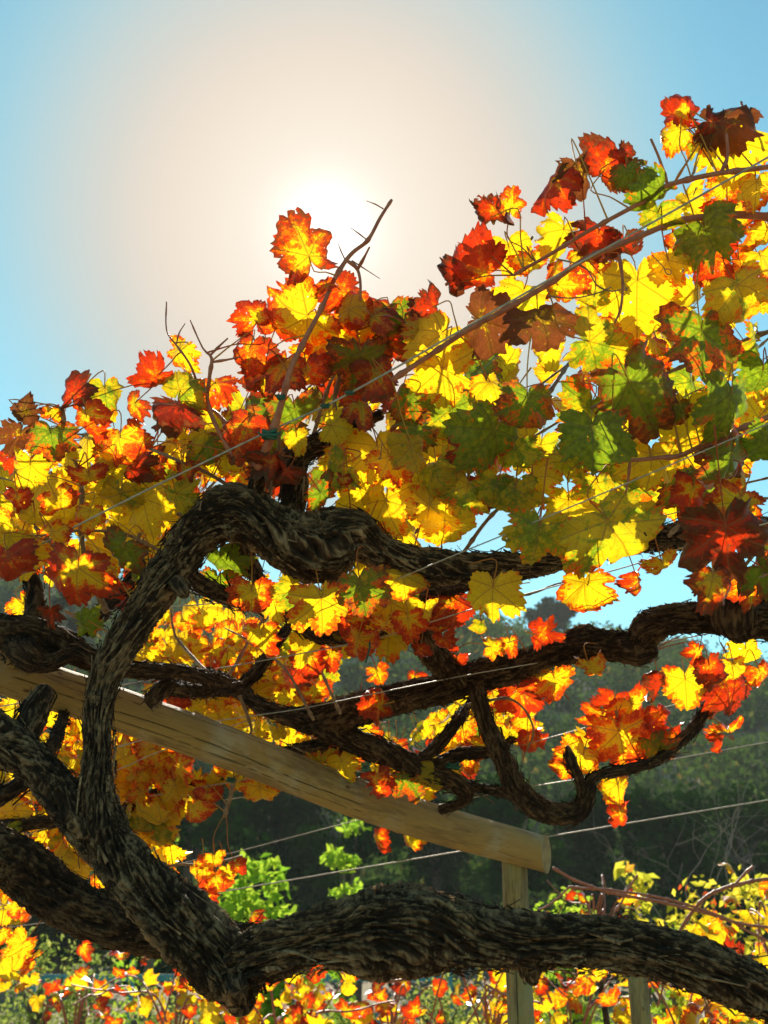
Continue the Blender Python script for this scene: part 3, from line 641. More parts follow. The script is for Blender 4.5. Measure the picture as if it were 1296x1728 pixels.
beam = log('beam', [(*P(-330, 1012, 2.05), .046), (*P(-60, 1112, 2.25), .0465), (*P(200, 1197, 2.48), .0475), (*P(400, 1268, 2.64), .0485), (*P(600, 1346, 2.84), .0500), (*P(760, 1397, 3.0), .0510), (*P(905, 1437, 3.13), .0500), (*P(955, 1454, 3.17), .0495)], 150, M_log, perg, 3, cut=(P(921, 1443, 3.13), np.array([.93, -.30, -.10])/math.sqrt(.93**2+.09+.01)), cracks=[(k, a, b_, w, dp) for k, a, b_, w, dp in ((0, 0, 0, 0, 0),)][:0] or [(t0, s0, s1, .032, .12) for t0, s0, s1 in ((.3, .2, 1.5), (1.25, .3, 1.1), (2.2, .5, 1.5), (3.1, .2, .9), (3.9, .6, 1.6), (4.7, .1, 1.3), (5.5, .5, 1.4), (1.7, .95, 1.6), (5.1, .9, 1.65), (4.3, 0.1, .8), (3.5, .1, .7), (2.7, .3, .9), (.8, .6, 1.5), (4.05, .9, 1.7), (5.9, .2, .8))])
gz = 0.0; tp = P(868, 1462, 3.13)
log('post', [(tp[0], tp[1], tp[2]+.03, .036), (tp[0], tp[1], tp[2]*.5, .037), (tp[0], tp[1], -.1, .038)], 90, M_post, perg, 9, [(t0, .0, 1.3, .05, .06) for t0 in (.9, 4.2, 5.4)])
for q in (-.012, .016):      # nails that hold the beam on the post
    pn = tp+np.array([q, -.03, .058]); v, f = tube(smooth_path([(*pn, .003), (*(pn+np.array([0, -.01, .012])), .003)], .004), 8); obj('nail', new_mesh('nail', v, f, [M_wire]), perg)
tp = P(1074, 1630, 4.1)
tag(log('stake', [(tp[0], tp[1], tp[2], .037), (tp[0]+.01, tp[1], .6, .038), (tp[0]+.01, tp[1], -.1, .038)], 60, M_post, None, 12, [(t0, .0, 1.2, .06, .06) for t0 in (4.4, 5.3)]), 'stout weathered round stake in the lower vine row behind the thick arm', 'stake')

# ------------------------------------------------------------------ trellis wires
def wire(name_label, pts, r=.0013, mat=None, name='trellis_wire', cat='wire', group='trellis wires', rough=0):
    path = smooth_path([(*P(x, y, d), r) for x, y, d in pts], .03); v, f = tube(path, 6)
    return tag(obj(name, new_mesh(name, v, f, [mat or M_wire])), name_label, cat, group)
wire('topmost steel wire rising past the green tie towards the upper right', [(-200, 1050, 2.0), (50, 928, 1.95), (222, 840, 1.92), (432, 738, 1.88), (597, 660, 1.86), (900, 487, 1.80), (1150, 348, 1.76), (1450, 178, 1.7)], .0019)
wire('dark wire crossing the yellow and green leaves above the upper cordon', [(500, 1050, 2.3), (740, 948, 1.84), (864, 897, 1.80), (1147, 778, 1.74), (1296, 715, 1.70), (1500, 630, 1.65)], .0012)
wire('wire running level at left then up under the upper cordon', [(-150, 1050, 2.3), (0, 1041, 2.3), (287, 1024, 2.2), (469, 1006, 2.05), (669, 971, 1.95), (900, 925, 2.1), (1200, 850, 2.2)], .0011)
wire('wire passing below the large olive leaf to the right sky gap', [(-100, 1210, 2.6), (200, 1157, 2.5), (397, 1123, 2.45), (565, 1092, 2.4), (655, 1072, 2.35), (820, 1021, 2.3), (1055, 957, 2.2), (1172, 918, 2.1), (1450, 840, 2.0)], .0013)
wire('pale wire lying along the front of the middle cordon', [(200, 1260, 2.9), (340, 1222, 2.85), (483, 1200, 2.8), (543, 1189, 2.72), (747, 1147, 2.66), (900, 1120, 2.64), (1103, 1087, 2.6), (1187, 1071, 2.56), (1450, 1020, 2.45)], .0014)
wire('wire crossing the red and yellow cluster right of the hanging arm', [(380, 1350, 3.3), (560, 1320, 3.2), (732, 1289, 3.05), (812, 1273, 2.9), (880, 1258, 2.8), (988, 1228, 2.75), (1140, 1189, 2.7), (1296, 1144, 2.6), (1500, 1090, 2.5)], .0013)
wire('wire that meets the hooked end of the hanging arm', [(-100, 1560, 3.6), (300, 1458, 3.5), (380, 1442, 3.5), (605, 1384, 3.4), (740, 1358, 3.35), (880, 1330, 3.2), (977, 1314, 3.0), (1101, 1288, 2.9), (1296, 1252, 2.85), (1500, 1215, 2.8)], .0014)
wire('lowest pale wire fixed on top of the beam end', [(-100, 1580, 3.7), (150, 1546, 3.6), (380, 1504, 3.5), (774, 1437, 3.25), (893, 1417, 3.16), (1037, 1393, 3.1), (1296, 1350, 3.0), (1550, 1308, 2.9)], .0020)
wire('thin wire behind the left trunk through yellow leaves', [(-100, 1450, 3.1), (0, 1425, 3.1), (195, 1357, 3.05), (412, 1316, 3.0), (520, 1296, 2.95)], .0012)
wire('short thin wire under the left half of the beam', [(-100, 1395, 3.1), (0, 1368, 3.1), (195, 1300, 3.0), (262, 1271, 2.95), (420, 1215, 2.9)], .0011)
wire('thin wire over orange leaves below the middle cordon', [(430, 1281, 2.9), (539, 1291, 2.9), (640, 1306, 2.9), (740, 1300, 2.95)], .0011)
wire('short length of green string hanging from the middle branch', [(622, 1070, 2.35), (624, 1092, 2.34), (617, 1118, 2.33)], .0022, M_green, 'green_string', 'string', None)
def tie(px, py, d, s, label):
    c = P(px, py, d); ps = []
    for k in range(3):
        th = np.linspace(0, 2*np.pi, 18); q = c[None]+np.outer(np.cos(th)*s, RIGHT)+np.outer(np.sin(th)*s*.55, FWD)+np.outer((k-1)*s*.45+np.sin(th*2+k)*s*.18, UP)
        ps.append(tube(np.c_[q, np.full(18, s*.30)], 7))
    for sg in (-1, 1): ps.append(tube(smooth_path([(*(c-FWD*s*.6), s*.26), (*(c-FWD*s*.9+RIGHT*sg*s*1.1-UP*s*.2), s*.24), (*(c-FWD*s*.8+RIGHT*sg*s*1.7+UP*s*.3), s*.15)], .003), 6))
    v, f = join(ps); tag(obj('plant_tie', new_mesh('plant_tie', v, f, [M_green])), label, 'tie', 'green plastic ties')
tie(455, 733, 1.86, .011, 'knotted dark green tie round the brown cane above the trunk head')
tie(549, 685, 1.86, .0055, 'small green tie on the top wire between shaded leaves')
tie(474, 670, 1.85, .0055, 'thin green tie round the cane just above the dark knot')
tie(590, 663, 1.86, .005, 'green tie at the top wire under the olive and red leaves')
tie(765, 1292, 2.76, .012, 'dark green tie lashing the lower branches of the middle cordon')
tie(390, 1316, 2.98, .009, 'dark tie hanging on the thin wire under the beam')

# ------------------------------------------------------------------ the vines: wood
V1 = Vine(tuple(P(400, 1700, 1.72)), 'nearest gnarled grapevine, its bare trunk rising left into yellow and red leaves')
V1.wood('trunk', [[(408, 1692, 1.66, 26), (396, 1655, 1.66, 50), (345, 1592, 1.68, 56), (285, 1535, 1.70, 51), (225, 1478, 1.73, 43), (186, 1420, 1.76, 38), (165, 1345, 1.79, 31), (166, 1270, 1.82, 24), (165, 1210, 1.84, 23), (175, 1150, 1.86, 25), (208, 1080, 1.88, 28), (252, 1012, 1.90, 31), (298, 948, 1.92, 34), (345, 888, 1.93, 40), (395, 862, 1.93, 43), (450, 888, 1.93, 42), (500, 915, 1.93, 50), (540, 922, 1.94, 58), (595, 903, 1.95, 44), (640, 928, 1.96, 29), (700, 950, 1.98, 27), (760, 960, 2.0, 28), (830, 955, 2.04, 23), (900, 954, 2.08, 19), (980, 935, 2.12, 16), (1060, 915, 2.16, 19), (1120, 908, 2.2, 23), (1190, 900, 2.25, 21), (1290, 890, 2.35, 19)]], sides=170, twist=3, rough=1.25, strips=420, step=.0032)
V1.wood('arm', [[(370, 1640, 1.66, 26), (420, 1622, 1.64, 40), (470, 1605, 1.62, 44), (520, 1592, 1.61, 42), (575, 1582, 1.60, 50), (630, 1574, 1.60, 61), (690, 1570, 1.60, 65), (745, 1572, 1.60, 61), (800, 1582, 1.60, 52), (860, 1586, 1.60, 44), (940, 1590, 1.60, 43), (1020, 1594, 1.60, 44), (1100, 1609, 1.60, 42), (1180, 1632, 1.60, 41), (1270, 1670, 1.60, 39), (1400, 1735, 1.60, 38)]], sides=190, twist=2.5, rough=1.3, strips=520, step=.0032, lump=1.1)
V1.wood('branch', [[(-120, 1190, 1.90, 44), (-40, 1225, 1.88, 42), (20, 1262, 1.86, 38), (80, 1310, 1.83, 34), (125, 1365, 1.80, 34), (165, 1420, 1.78, 36), (195, 1450, 1.76, 30)]], sides=90, twist=4, rough=1.2, strips=300)
V1.wood('stub', [[(75, 1170, 1.95, 19), (58, 1200, 1.93, 22), (40, 1240, 1.90, 24), (30, 1270, 1.88, 18)]], strips=300)
V1.wood('stub', [[(500, 920, 1.95, 20), (494, 870, 1.96, 23), (497, 820, 1.97, 22), (500, 775, 1.98, 25), (540, 748, 1.99, 17), (590, 722, 2.0, 12), (640, 700, 2.01, 9)]], strips=350, sides=80, twist=6)
V1.wood('stub', [[(420, 900, 1.95, 14), (425, 860, 1.93, 18), (431, 820, 1.92, 14), (437, 795, 1.91, 11)]], strips=200)
V1.wood('stub', [[(890, 1600, 1.60, 26), (895, 1640, 1.60, 20), (900, 1656, 1.60, 9)]], strips=300)
V1.wood('stub', [[(395, 1655, 1.62, 18), (404, 1668, 1.585, 17)]], strips=100)
V1.wood('stub', [[(300, 985, 1.87, 15), (311, 1000, 1.855, 11)]], strips=100)
V1.wood('branch', [[(300, 965, 1.96, 20), (335, 985, 1.98, 17), (385, 1008, 2.02, 15), (440, 1020, 2.08, 14)]], strips=260)
V1.wood('branch', [[(395, 880, 1.98, 12), (405, 920, 2.02, 14), (425, 955, 2.06, 13), (440, 990, 2.12, 12)]], strips=260)

V2 = Vine(tuple(P(-60, 1440, 2.1)), 'second old grapevine, thick dark arm entering low at the left behind the first trunk')
V2.wood('arm', [[(-180, 1375, 2.0, 38), (-60, 1415, 2.0, 41), (20, 1455, 2.0, 43), (90, 1505, 2.0, 43), (160, 1545, 2.0, 42), (250, 1572, 2.0, 36), (340, 1588, 1.98, 32), (430, 1590, 1.94, 30), (520, 1585, 1.9, 28), (600, 1580, 1.86, 24)]], mat=M_bark2, sides=96, rough=1.2, strips=320)
V2.wood('branch', [[(-60, 1370, 2.1, 18), (0, 1345, 2.12, 17), (50, 1308, 2.14, 15), (90, 1255, 2.2, 12), (110, 1200, 2.4, 10)]], mat=M_bark2, strips=250)
V2.wood('branch', [[(-120, 1040, 2.25, 24), (-20, 1062, 2.22, 24), (50, 1066, 2.2, 25), (105, 1085, 2.2, 24), (150, 1112, 2.2, 18), (210, 1130, 2.24, 13), (300, 1134, 2.35, 13), (380, 1150, 2.5, 12)]], mat=M_bark2, strips=320)
V2.wood('branch', [[(20, 1085, 2.22, 24), (45, 1105, 2.15, 24), (80, 1118, 2.15, 17), (130, 1100, 2.15, 11), (170, 1120, 2.15, 12)]], mat=M_bark2, strips=320)
V2.wood('branch', [[(28, 920, 2.3, 9), (45, 960, 2.28, 12), (60, 1005, 2.26, 15), (52, 1060, 2.22, 17)]], mat=M_bark2, strips=250)
V2.wood('branch', [[(150, 1060, 2.22, 15), (185, 1020, 2.3, 12), (215, 985, 2.35, 9), (240, 950, 2.4, 7)]], mat=M_bark2, strips=250)
V2.wood('branch', [[(255, 1180, 2.3, 14), (280, 1160, 2.35, 14), (330, 1165, 2.45, 13), (400, 1160, 2.6, 14)]], mat=M_bark2, strips=250)

V3 = Vine(tuple(P(1340, 1035, 2.3)), 'third old grapevine, dark knotted cordon crossing the middle from the right edge')
V3.wood('cordon', [[(1400, 1020, 2.35, 34), (1310, 1040, 2.38, 40), (1240, 1040, 2.42, 34), (1190, 1043, 2.46, 25), (1140, 1045, 2.5, 24), (1095, 1060, 2.55, 27), (1075, 1088, 2.58, 24), (1030, 1090, 2.6, 24), (985, 1088, 2.62, 26), (930, 1104, 2.66, 23), (870, 1126, 2.7, 24), (810, 1140, 2.72, 25), (750, 1160, 2.74, 24), (690, 1176, 2.78, 24), (630, 1188, 2.8, 26), (575, 1205, 2.82, 27), (530, 1215, 2.85, 24), (480, 1207, 2.88, 14), (430, 1186, 2.92, 12), (395, 1160, 2.96, 11), (350, 1135, 3.0, 9)]], mat=M_bark2, sides=90, rough=1.35, strips=520, step=.0036)
V3.wood('stub', [[(1060, 1098, 2.57, 22), (1085, 1102, 2.56, 21), (1100, 1100, 2.55, 14)]], mat=M_bark2, strips=300)
V3.wood('stub', [[(1245, 1000, 2.4, 26), (1240, 1035, 2.38, 38), (1250, 1062, 2.4, 26)]], mat=M_bark2, strips=300)
V3.wood('branch', [[(780, 1148, 2.72, 18), (745, 1118, 2.66, 22), (715, 1080, 2.6, 24), (690, 1035, 2.55, 28), (655, 1045, 2.5, 22), (600, 1068, 2.5, 20), (550, 1066, 2.5, 21), (505, 1050, 2.5, 15), (470, 1030, 2.45, 12)]], mat=M_bark2, rough=1.5, strips=420)
V3.wood('branch', [[(700, 1030, 2.55, 22), (730, 1000, 2.5, 13), (780, 990, 2.4, 9), (840, 975, 2.3, 8), (900, 968, 2.25, 7)]], mat=M_bark2, strips=250)
V3.wood('branch', [[(545, 1220, 2.84, 26), (580, 1245, 2.82, 22), (630, 1263, 2.8, 21), (680, 1285, 2.78, 20), (730, 1308, 2.76, 17), (770, 1322, 2.76, 16), (785, 1348, 2.78, 10), (745, 1368, 2.8, 7)]], mat=M_bark2, strips=350)
V3.wood('branch', [[(700, 1288, 2.77, 10), (735, 1262, 2.78, 11), (770, 1220, 2.8, 10), (790, 1190, 2.85, 7), (800, 1165, 2.85, 6)]], mat=M_bark2, strips=250)
V3.wood('branch', [[(725, 1295, 2.77, 11), (780, 1272, 2.78, 11), (830, 1268, 2.8, 8), (870, 1245, 2.85, 6)]], mat=M_bark2, strips=250)
V3.wood('branch', [[(805, 1160, 2.70, 15), (812, 1195, 2.66, 14), (835, 1250, 2.64, 15), (855, 1295, 2.62, 17), (875, 1335, 2.6, 19), (905, 1362, 2.6, 19), (945, 1375, 2.6, 17), (980, 1366, 2.6, 16), (992, 1335, 2.6, 13), (1005, 1310, 2.6, 9), (1060, 1298, 2.62, 8), (1105, 1285, 2.64, 8), (1135, 1262, 2.66, 9), (1165, 1235, 2.68, 10), (1190, 1200, 2.7, 8), (1215, 1160, 2.7, 5)]], mat=M_bark2, strips=420, sides=64)
V3.wood('branch', [[(985, 1345, 2.6, 9), (975, 1310, 2.58, 8), (962, 1280, 2.57, 10), (958, 1262, 2.57, 5)]], mat=M_bark2, strips=300)
V3.wood('branch', [[(780, 1325, 2.8, 9), (820, 1332, 2.8, 9), (870, 1340, 2.7, 8)]], mat=M_bark2, strips=250)
V3.wood('branch', [[(400, 1165, 2.95, 10), (435, 1130, 2.95, 11), (470, 1080, 2.95, 9), (500, 1040, 3.0, 7)]], mat=M_bark2, strips=250)
V3.wood('branch', [[(420, 1290, 2.95, 6), (470, 1275, 2.92, 10), (530, 1262, 2.88, 12), (590, 1256, 2.84, 12)]], mat=M_bark2, strips=300)
V3.wood('branch', [[(230, 1137, 2.9, 9), (300, 1140, 2.95, 9), (370, 1150, 3.0, 9), (420, 1170, 2.95, 10)]], mat=M_bark2, strips=250)

V4 = Vine(tuple(P(120, 1480, 3.4)), 'further grapevine hanging curtains of yellow leaves under the beam at left')
V4.wood('branch', [[(-120, 1410, 3.0, 14), (0, 1395, 3.0, 13), (90, 1385, 3.0, 11), (200, 1370, 3.05, 9), (280, 1330, 3.1, 7), (390, 1320, 3.1, 6)]], mat=M_bark2, strips=150)
V4.cane([(395, 1315, 2.98, .006), (388, 1345, 2.98, .006), (378, 1378, 2.98, .005)], M_cane2)
for p in ([(100, 1300), (140, 1330), (180, 1400), (190, 1470)], [(230, 1290), (250, 1340), (240, 1420), (250, 1490)], [(20, 1240), (60, 1300), (80, 1370), (110, 1450)], [(240, 1465), (300, 1460), (345, 1458), (410, 1445)]):
    V4.cane([(x, y, 3.1+.1*random.random(), .0035) for x, y in p], M_cane2)

# ------------------------------------------------------------------ canes, stubs and tendrils
V1.cane([(437, 800, 1.91, .009), (444, 770, 1.89, .0085), (462, 722, 1.87, .0065), (474, 680, 1.86, .0055), (492, 620, 1.86, .005), (515, 575, 1.87, .0045), (545, 520, 1.88, .004), (583, 438, 1.9, .0038), (620, 405, 1.9, .0032), (643, 365, 1.9, .003), (660, 337, 1.9, .0022)])
V1.cane([(583, 438, 1.9, .003), (604, 456, 1.9, .0028), (607, 500, 1.9, .0024), (600, 560, 1.92, .0022)]); V1.cane([(604, 456, 1.9, .0028), (614, 437, 1.89, .0022), (623, 417, 1.88, .0016)])
for a in ([(583, 438), (576, 424), (571, 411)], [(620, 405), (604, 393), (591, 384)], [(648, 353), (634, 345), (618, 339)], [(595, 440), (622, 458), (640, 470)], [(560, 490), (548, 498), (538, 508)]):
    V1.cane([(x, y, 1.9, .0012-.0003*i) for i, (x, y) in enumerate(a)], attach=False, sides=5, name='tendril')
V1.cane([(663, 642, 1.86, .0046), (720, 602, 1.85, .0045), (790, 557, 1.84, .0045), (860, 518, 1.83, .0045), (930, 478, 1.82, .0046), (991, 437, 1.81, .0047), (1040, 415, 1.8, .0048), (1087, 395, 1.8, .0048), (1147, 372, 1.8, .0050), (1211, 365, 1.8, .0066), (1320, 365, 1.8, .007)])
V1.cane([(868, 465, 1.84, .0026), (904, 443, 1.83, .003), (964, 407, 1.82, .0032), (1047, 360, 1.8, .0036), (1097, 333, 1.79, .0038), (1127, 313, 1.78, .0042), (1207, 295, 1.77, .0042), (1320, 278, 1.76, .0045)])
V1.cane([(1128, 312, 1.78, .003), (1115, 275, 1.78, .0024), (1097, 235, 1.78, .0022)], attach=False)
V1.cane([(1140, 308, 1.78, .0022), (1160, 272, 1.78, .0018), (1176, 244, 1.78, .0014)], M_petiole, attach=False, name='petiole_stalk')
V1.cane([(1218, 292, 1.77, .0032), (1228, 265, 1.77, .0026), (1224, 226, 1.77, .0026)], attach=False)
V1.cane([(1252, 172, 1.8, .002), (1262, 205, 1.8, .002), (1285, 255, 1.8, .0022)], attach=False)
V1.cane([(282, 510, 1.9, .0011), (281, 558, 1.9, .0014), (298, 584, 1.9, .0018), (320, 618, 1.9, .0022), (345, 680, 1.92, .0028), (375, 705, 1.93, .0032), (430, 790, 1.93, .004)]); V1.cane([(298, 584, 1.9, .0014), (303, 562, 1.9, .0012), (312, 546, 1.9, .0009)], attach=False)
V1.cane([(322, 541, 1.9, .0011), (342, 588, 1.9, .0016), (356, 604, 1.9, .0028), (352, 640, 1.9, .0035), (352, 690, 1.92, .0040), (400, 780, 1.92, .0045)]); V1.cane([(356, 600, 1.9, .0022), (372, 583, 1.9, .0018), (384, 571, 1.9, .0015)], attach=False); V1.cane([(357, 612, 1.9, .0022), (385, 607, 1.9, .0018), (405, 602, 1.9, .0014)], attach=False)
V1.cane([(107, 690, 1.95, .0035), (112, 740, 1.97, .0035), (133, 800, 2.0, .0035), (138, 850, 2.02, .0045), (140, 905, 2.04, .0045), (150, 960, 2.1, .005)], M_cane2)
V1.cane([(60, 890, 2.0, .004), (100, 930, 2.0, .005), (150, 975, 2.05, .006), (180, 1030, 2.1, .007)], M_cane2)
V1.cane([(275, 850, 2.0, .0025), (255, 880, 2.02, .003), (235, 900, 2.05, .0035), (225, 950, 2.1, .0045)], M_cane2)
V1.cane([(570, 570, 1.98, .003), (572, 630, 1.98, .0036), (563, 680, 1.98, .004), (570, 720, 2.0, .0045)], M_cane2)
V1.cane([(1035, 775, 1.82, .0028), (1065, 777, 1.82, .0034), (1110, 772, 1.82, .0036), (1150, 768, 1.82, .0042), (1220, 735, 1.84, .0045), (1330, 690, 1.86, .005)]); V1.cane([(1150, 768, 1.82, .0024), (1140, 725, 1.82, .002), (1123, 672, 1.82, .0018)], M_petiole, attach=False, name='petiole_stalk'); V1.cane([(1065, 777, 1.82, .0024), (1060, 810, 1.82, .002), (1052, 840, 1.82, .0018)], attach=False)
V1.cane([(1300, 560, 1.9, .004), (1262, 572, 1.92, .0038), (1200, 600, 1.95, .0035), (1100, 640, 2.0, .003), (1000, 690, 2.0, .003)], M_cane2)
V1.cane([(1046, 430, 1.8, .0030), (1050, 470, 1.8, .0026), (1046, 520, 1.8, .0022), (1036, 545, 1.8, .0018)], attach=False)
V1.cane([(900, 780, 1.95, .0022), (899, 830, 1.95, .002), (899, 870, 1.95, .0018)], attach=False)
# hidden canes deeper in the canopy that carry the leaves
for p in ([(450, 860), (330, 790), (200, 740), (60, 730)], [(380, 900), (250, 850), (120, 830), (-30, 800)], [(520, 760), (560, 640), (620, 560)], [(560, 900), (640, 780), (700, 640), (740, 500)], [(600, 900), (720, 800), (850, 700), (980, 600), (1150, 520)], [(760, 960), (850, 850), (980, 780), (1100, 700), (1300, 600)], [(900, 956), (960, 870), (1080, 800), (1300, 760)], [(1130, 905), (1180, 850), (1240, 820), (1330, 800)], [(900, 700), (1000, 560), (1100, 470), (1300, 440)], [(300, 945), (200, 900), (80, 900), (-50, 940)], [(820, 560), (870, 450), (900, 400)], [(450, 860), (470, 740), (450, 620), (420, 560)], [(1300, 900), (1250, 960), (1200, 1010)]):
    V1.cane([(x, y, 2.06+.22*random.random(), .0042-.0008*i) for i, (x, y) in enumerate(p)], M_cane2)
V2.pts += [np.array([P(x, y, 2.45) for x in range(-20, 900, 40)]) for y in (0,)][:0]
for p in ([(-60, 900), (80, 880), (200, 880), (330, 930)], [(240, 950), (330, 850), (450, 720), (560, 620)], [(380, 1150), (450, 1040), (560, 960), (700, 900)], [(700, 900), (820, 800), (960, 700), (1150, 600)], [(560, 980), (700, 1000), (850, 1010), (960, 980)], [(900, 900), (1050, 860), (1300, 840)], [(60, 1010), (20, 850), (60, 760)], [(1000, 800), (1150, 700), (1330, 540)]):
    V2.cane([(x, y, 2.50+.25*random.random(), .0045-.0008*i) for i, (x, y) in enumerate(p)], M_cane2)
for p in ([(350, 1135), (300, 1080), (290, 1030)], [(400, 1160), (420, 1240), (330, 1200)], [(530, 1215), (480, 1130), (420, 1080), (380, 1060)], [(575, 1205), (540, 1130), (520, 1080)], [(730, 1308), (650, 1330), (560, 1290), (470, 1250)], [(790, 1190), (860, 1180), (900, 1230), (880, 1290)], [(1105, 1285), (1060, 1250), (1040, 1200)], [(1215, 1160), (1225, 1110), (1215, 1085)], [(1190, 1200), (1225, 1230), (1240, 1250)], [(1135, 1262), (1090, 1230), (1000, 1240), (960, 1270)], [(870, 1126), (930, 1150), (960, 1180)], [(1003, 1310), (1040, 1330), (1048, 1370)], [(1215, 1160), (1255, 1170), (1300, 1140)], [(900, 1110), (850, 1095), (830, 1085)]):
    V3.cane([(x, y, 2.68+.2*random.random(), .0042-.0009*i) for i, (x, y) in enumerate(p)], M_cane2)
def tendril(v, px, py, d, turns, rad, L, a0):
    n = 40; t = np.linspace(0, 1, n); base = np.array([px+L*t*math.cos(a0), py+L*t*math.sin(a0)]); k = np.clip((t-.45)/.55, 0, 1)
    xs = base[0]*(1-k)+(px+L*.6*math.cos(a0)+np.cos(t*turns*6.28)*rad*(1.2-t))*k; ys = base[1]*(1-k)+(py+L*.6*math.sin(a0)+np.sin(t*turns*6.28)*rad*(1.2-t))*k
    path = np.array([(*P(x, y, d), .0009) for x, y in zip(xs, ys)]); f_ = tube(path, 5); obj('tendril', new_mesh('tendril', f_[0], f_[1], [M_cane2]), v.root)
for a in ((1100, 430, 1.79, 2.6, 18, 60, .8), (1050, 470, 1.79, 3, 7, 30, 1.2), (1080, 405, 1.79, 2.4, 9, 24, 2.4), (1180, 265, 1.77, 2, 9, 45, 1.9), (345, 640, 1.89, 3, 9, 30, 1.5), (645, 745, 1.9, 2, 9, 45, 1.7), (700, 765, 1.9, 2.2, 10, 45, 2.8), (1170, 330, 1.77, 2.5, 6, 20, -1.2), (340, 845, 1.88, 2.5, 7, 22, 1.8), (1200, 1075, 2.5, 2.5, 8, 40, -1.2), (855, 1085, 2.5, 2, 9, 40, -.3)): tendril(V1 if a[2] < 2.3 else V3, *a)
for p in ([(940, 437, 1.8), (985, 450, 1.8), (1005, 480, 1.8), (1030, 492, 1.8), (1052, 488, 1.8)], [(925, 500, 1.81), (965, 503, 1.81), (1005, 495, 1.81), (1030, 485, 1.8)]):
    V1.cane([(x, y, d, .0012) for x, y, d in p], M_cane2, 5, False, 'tendril')
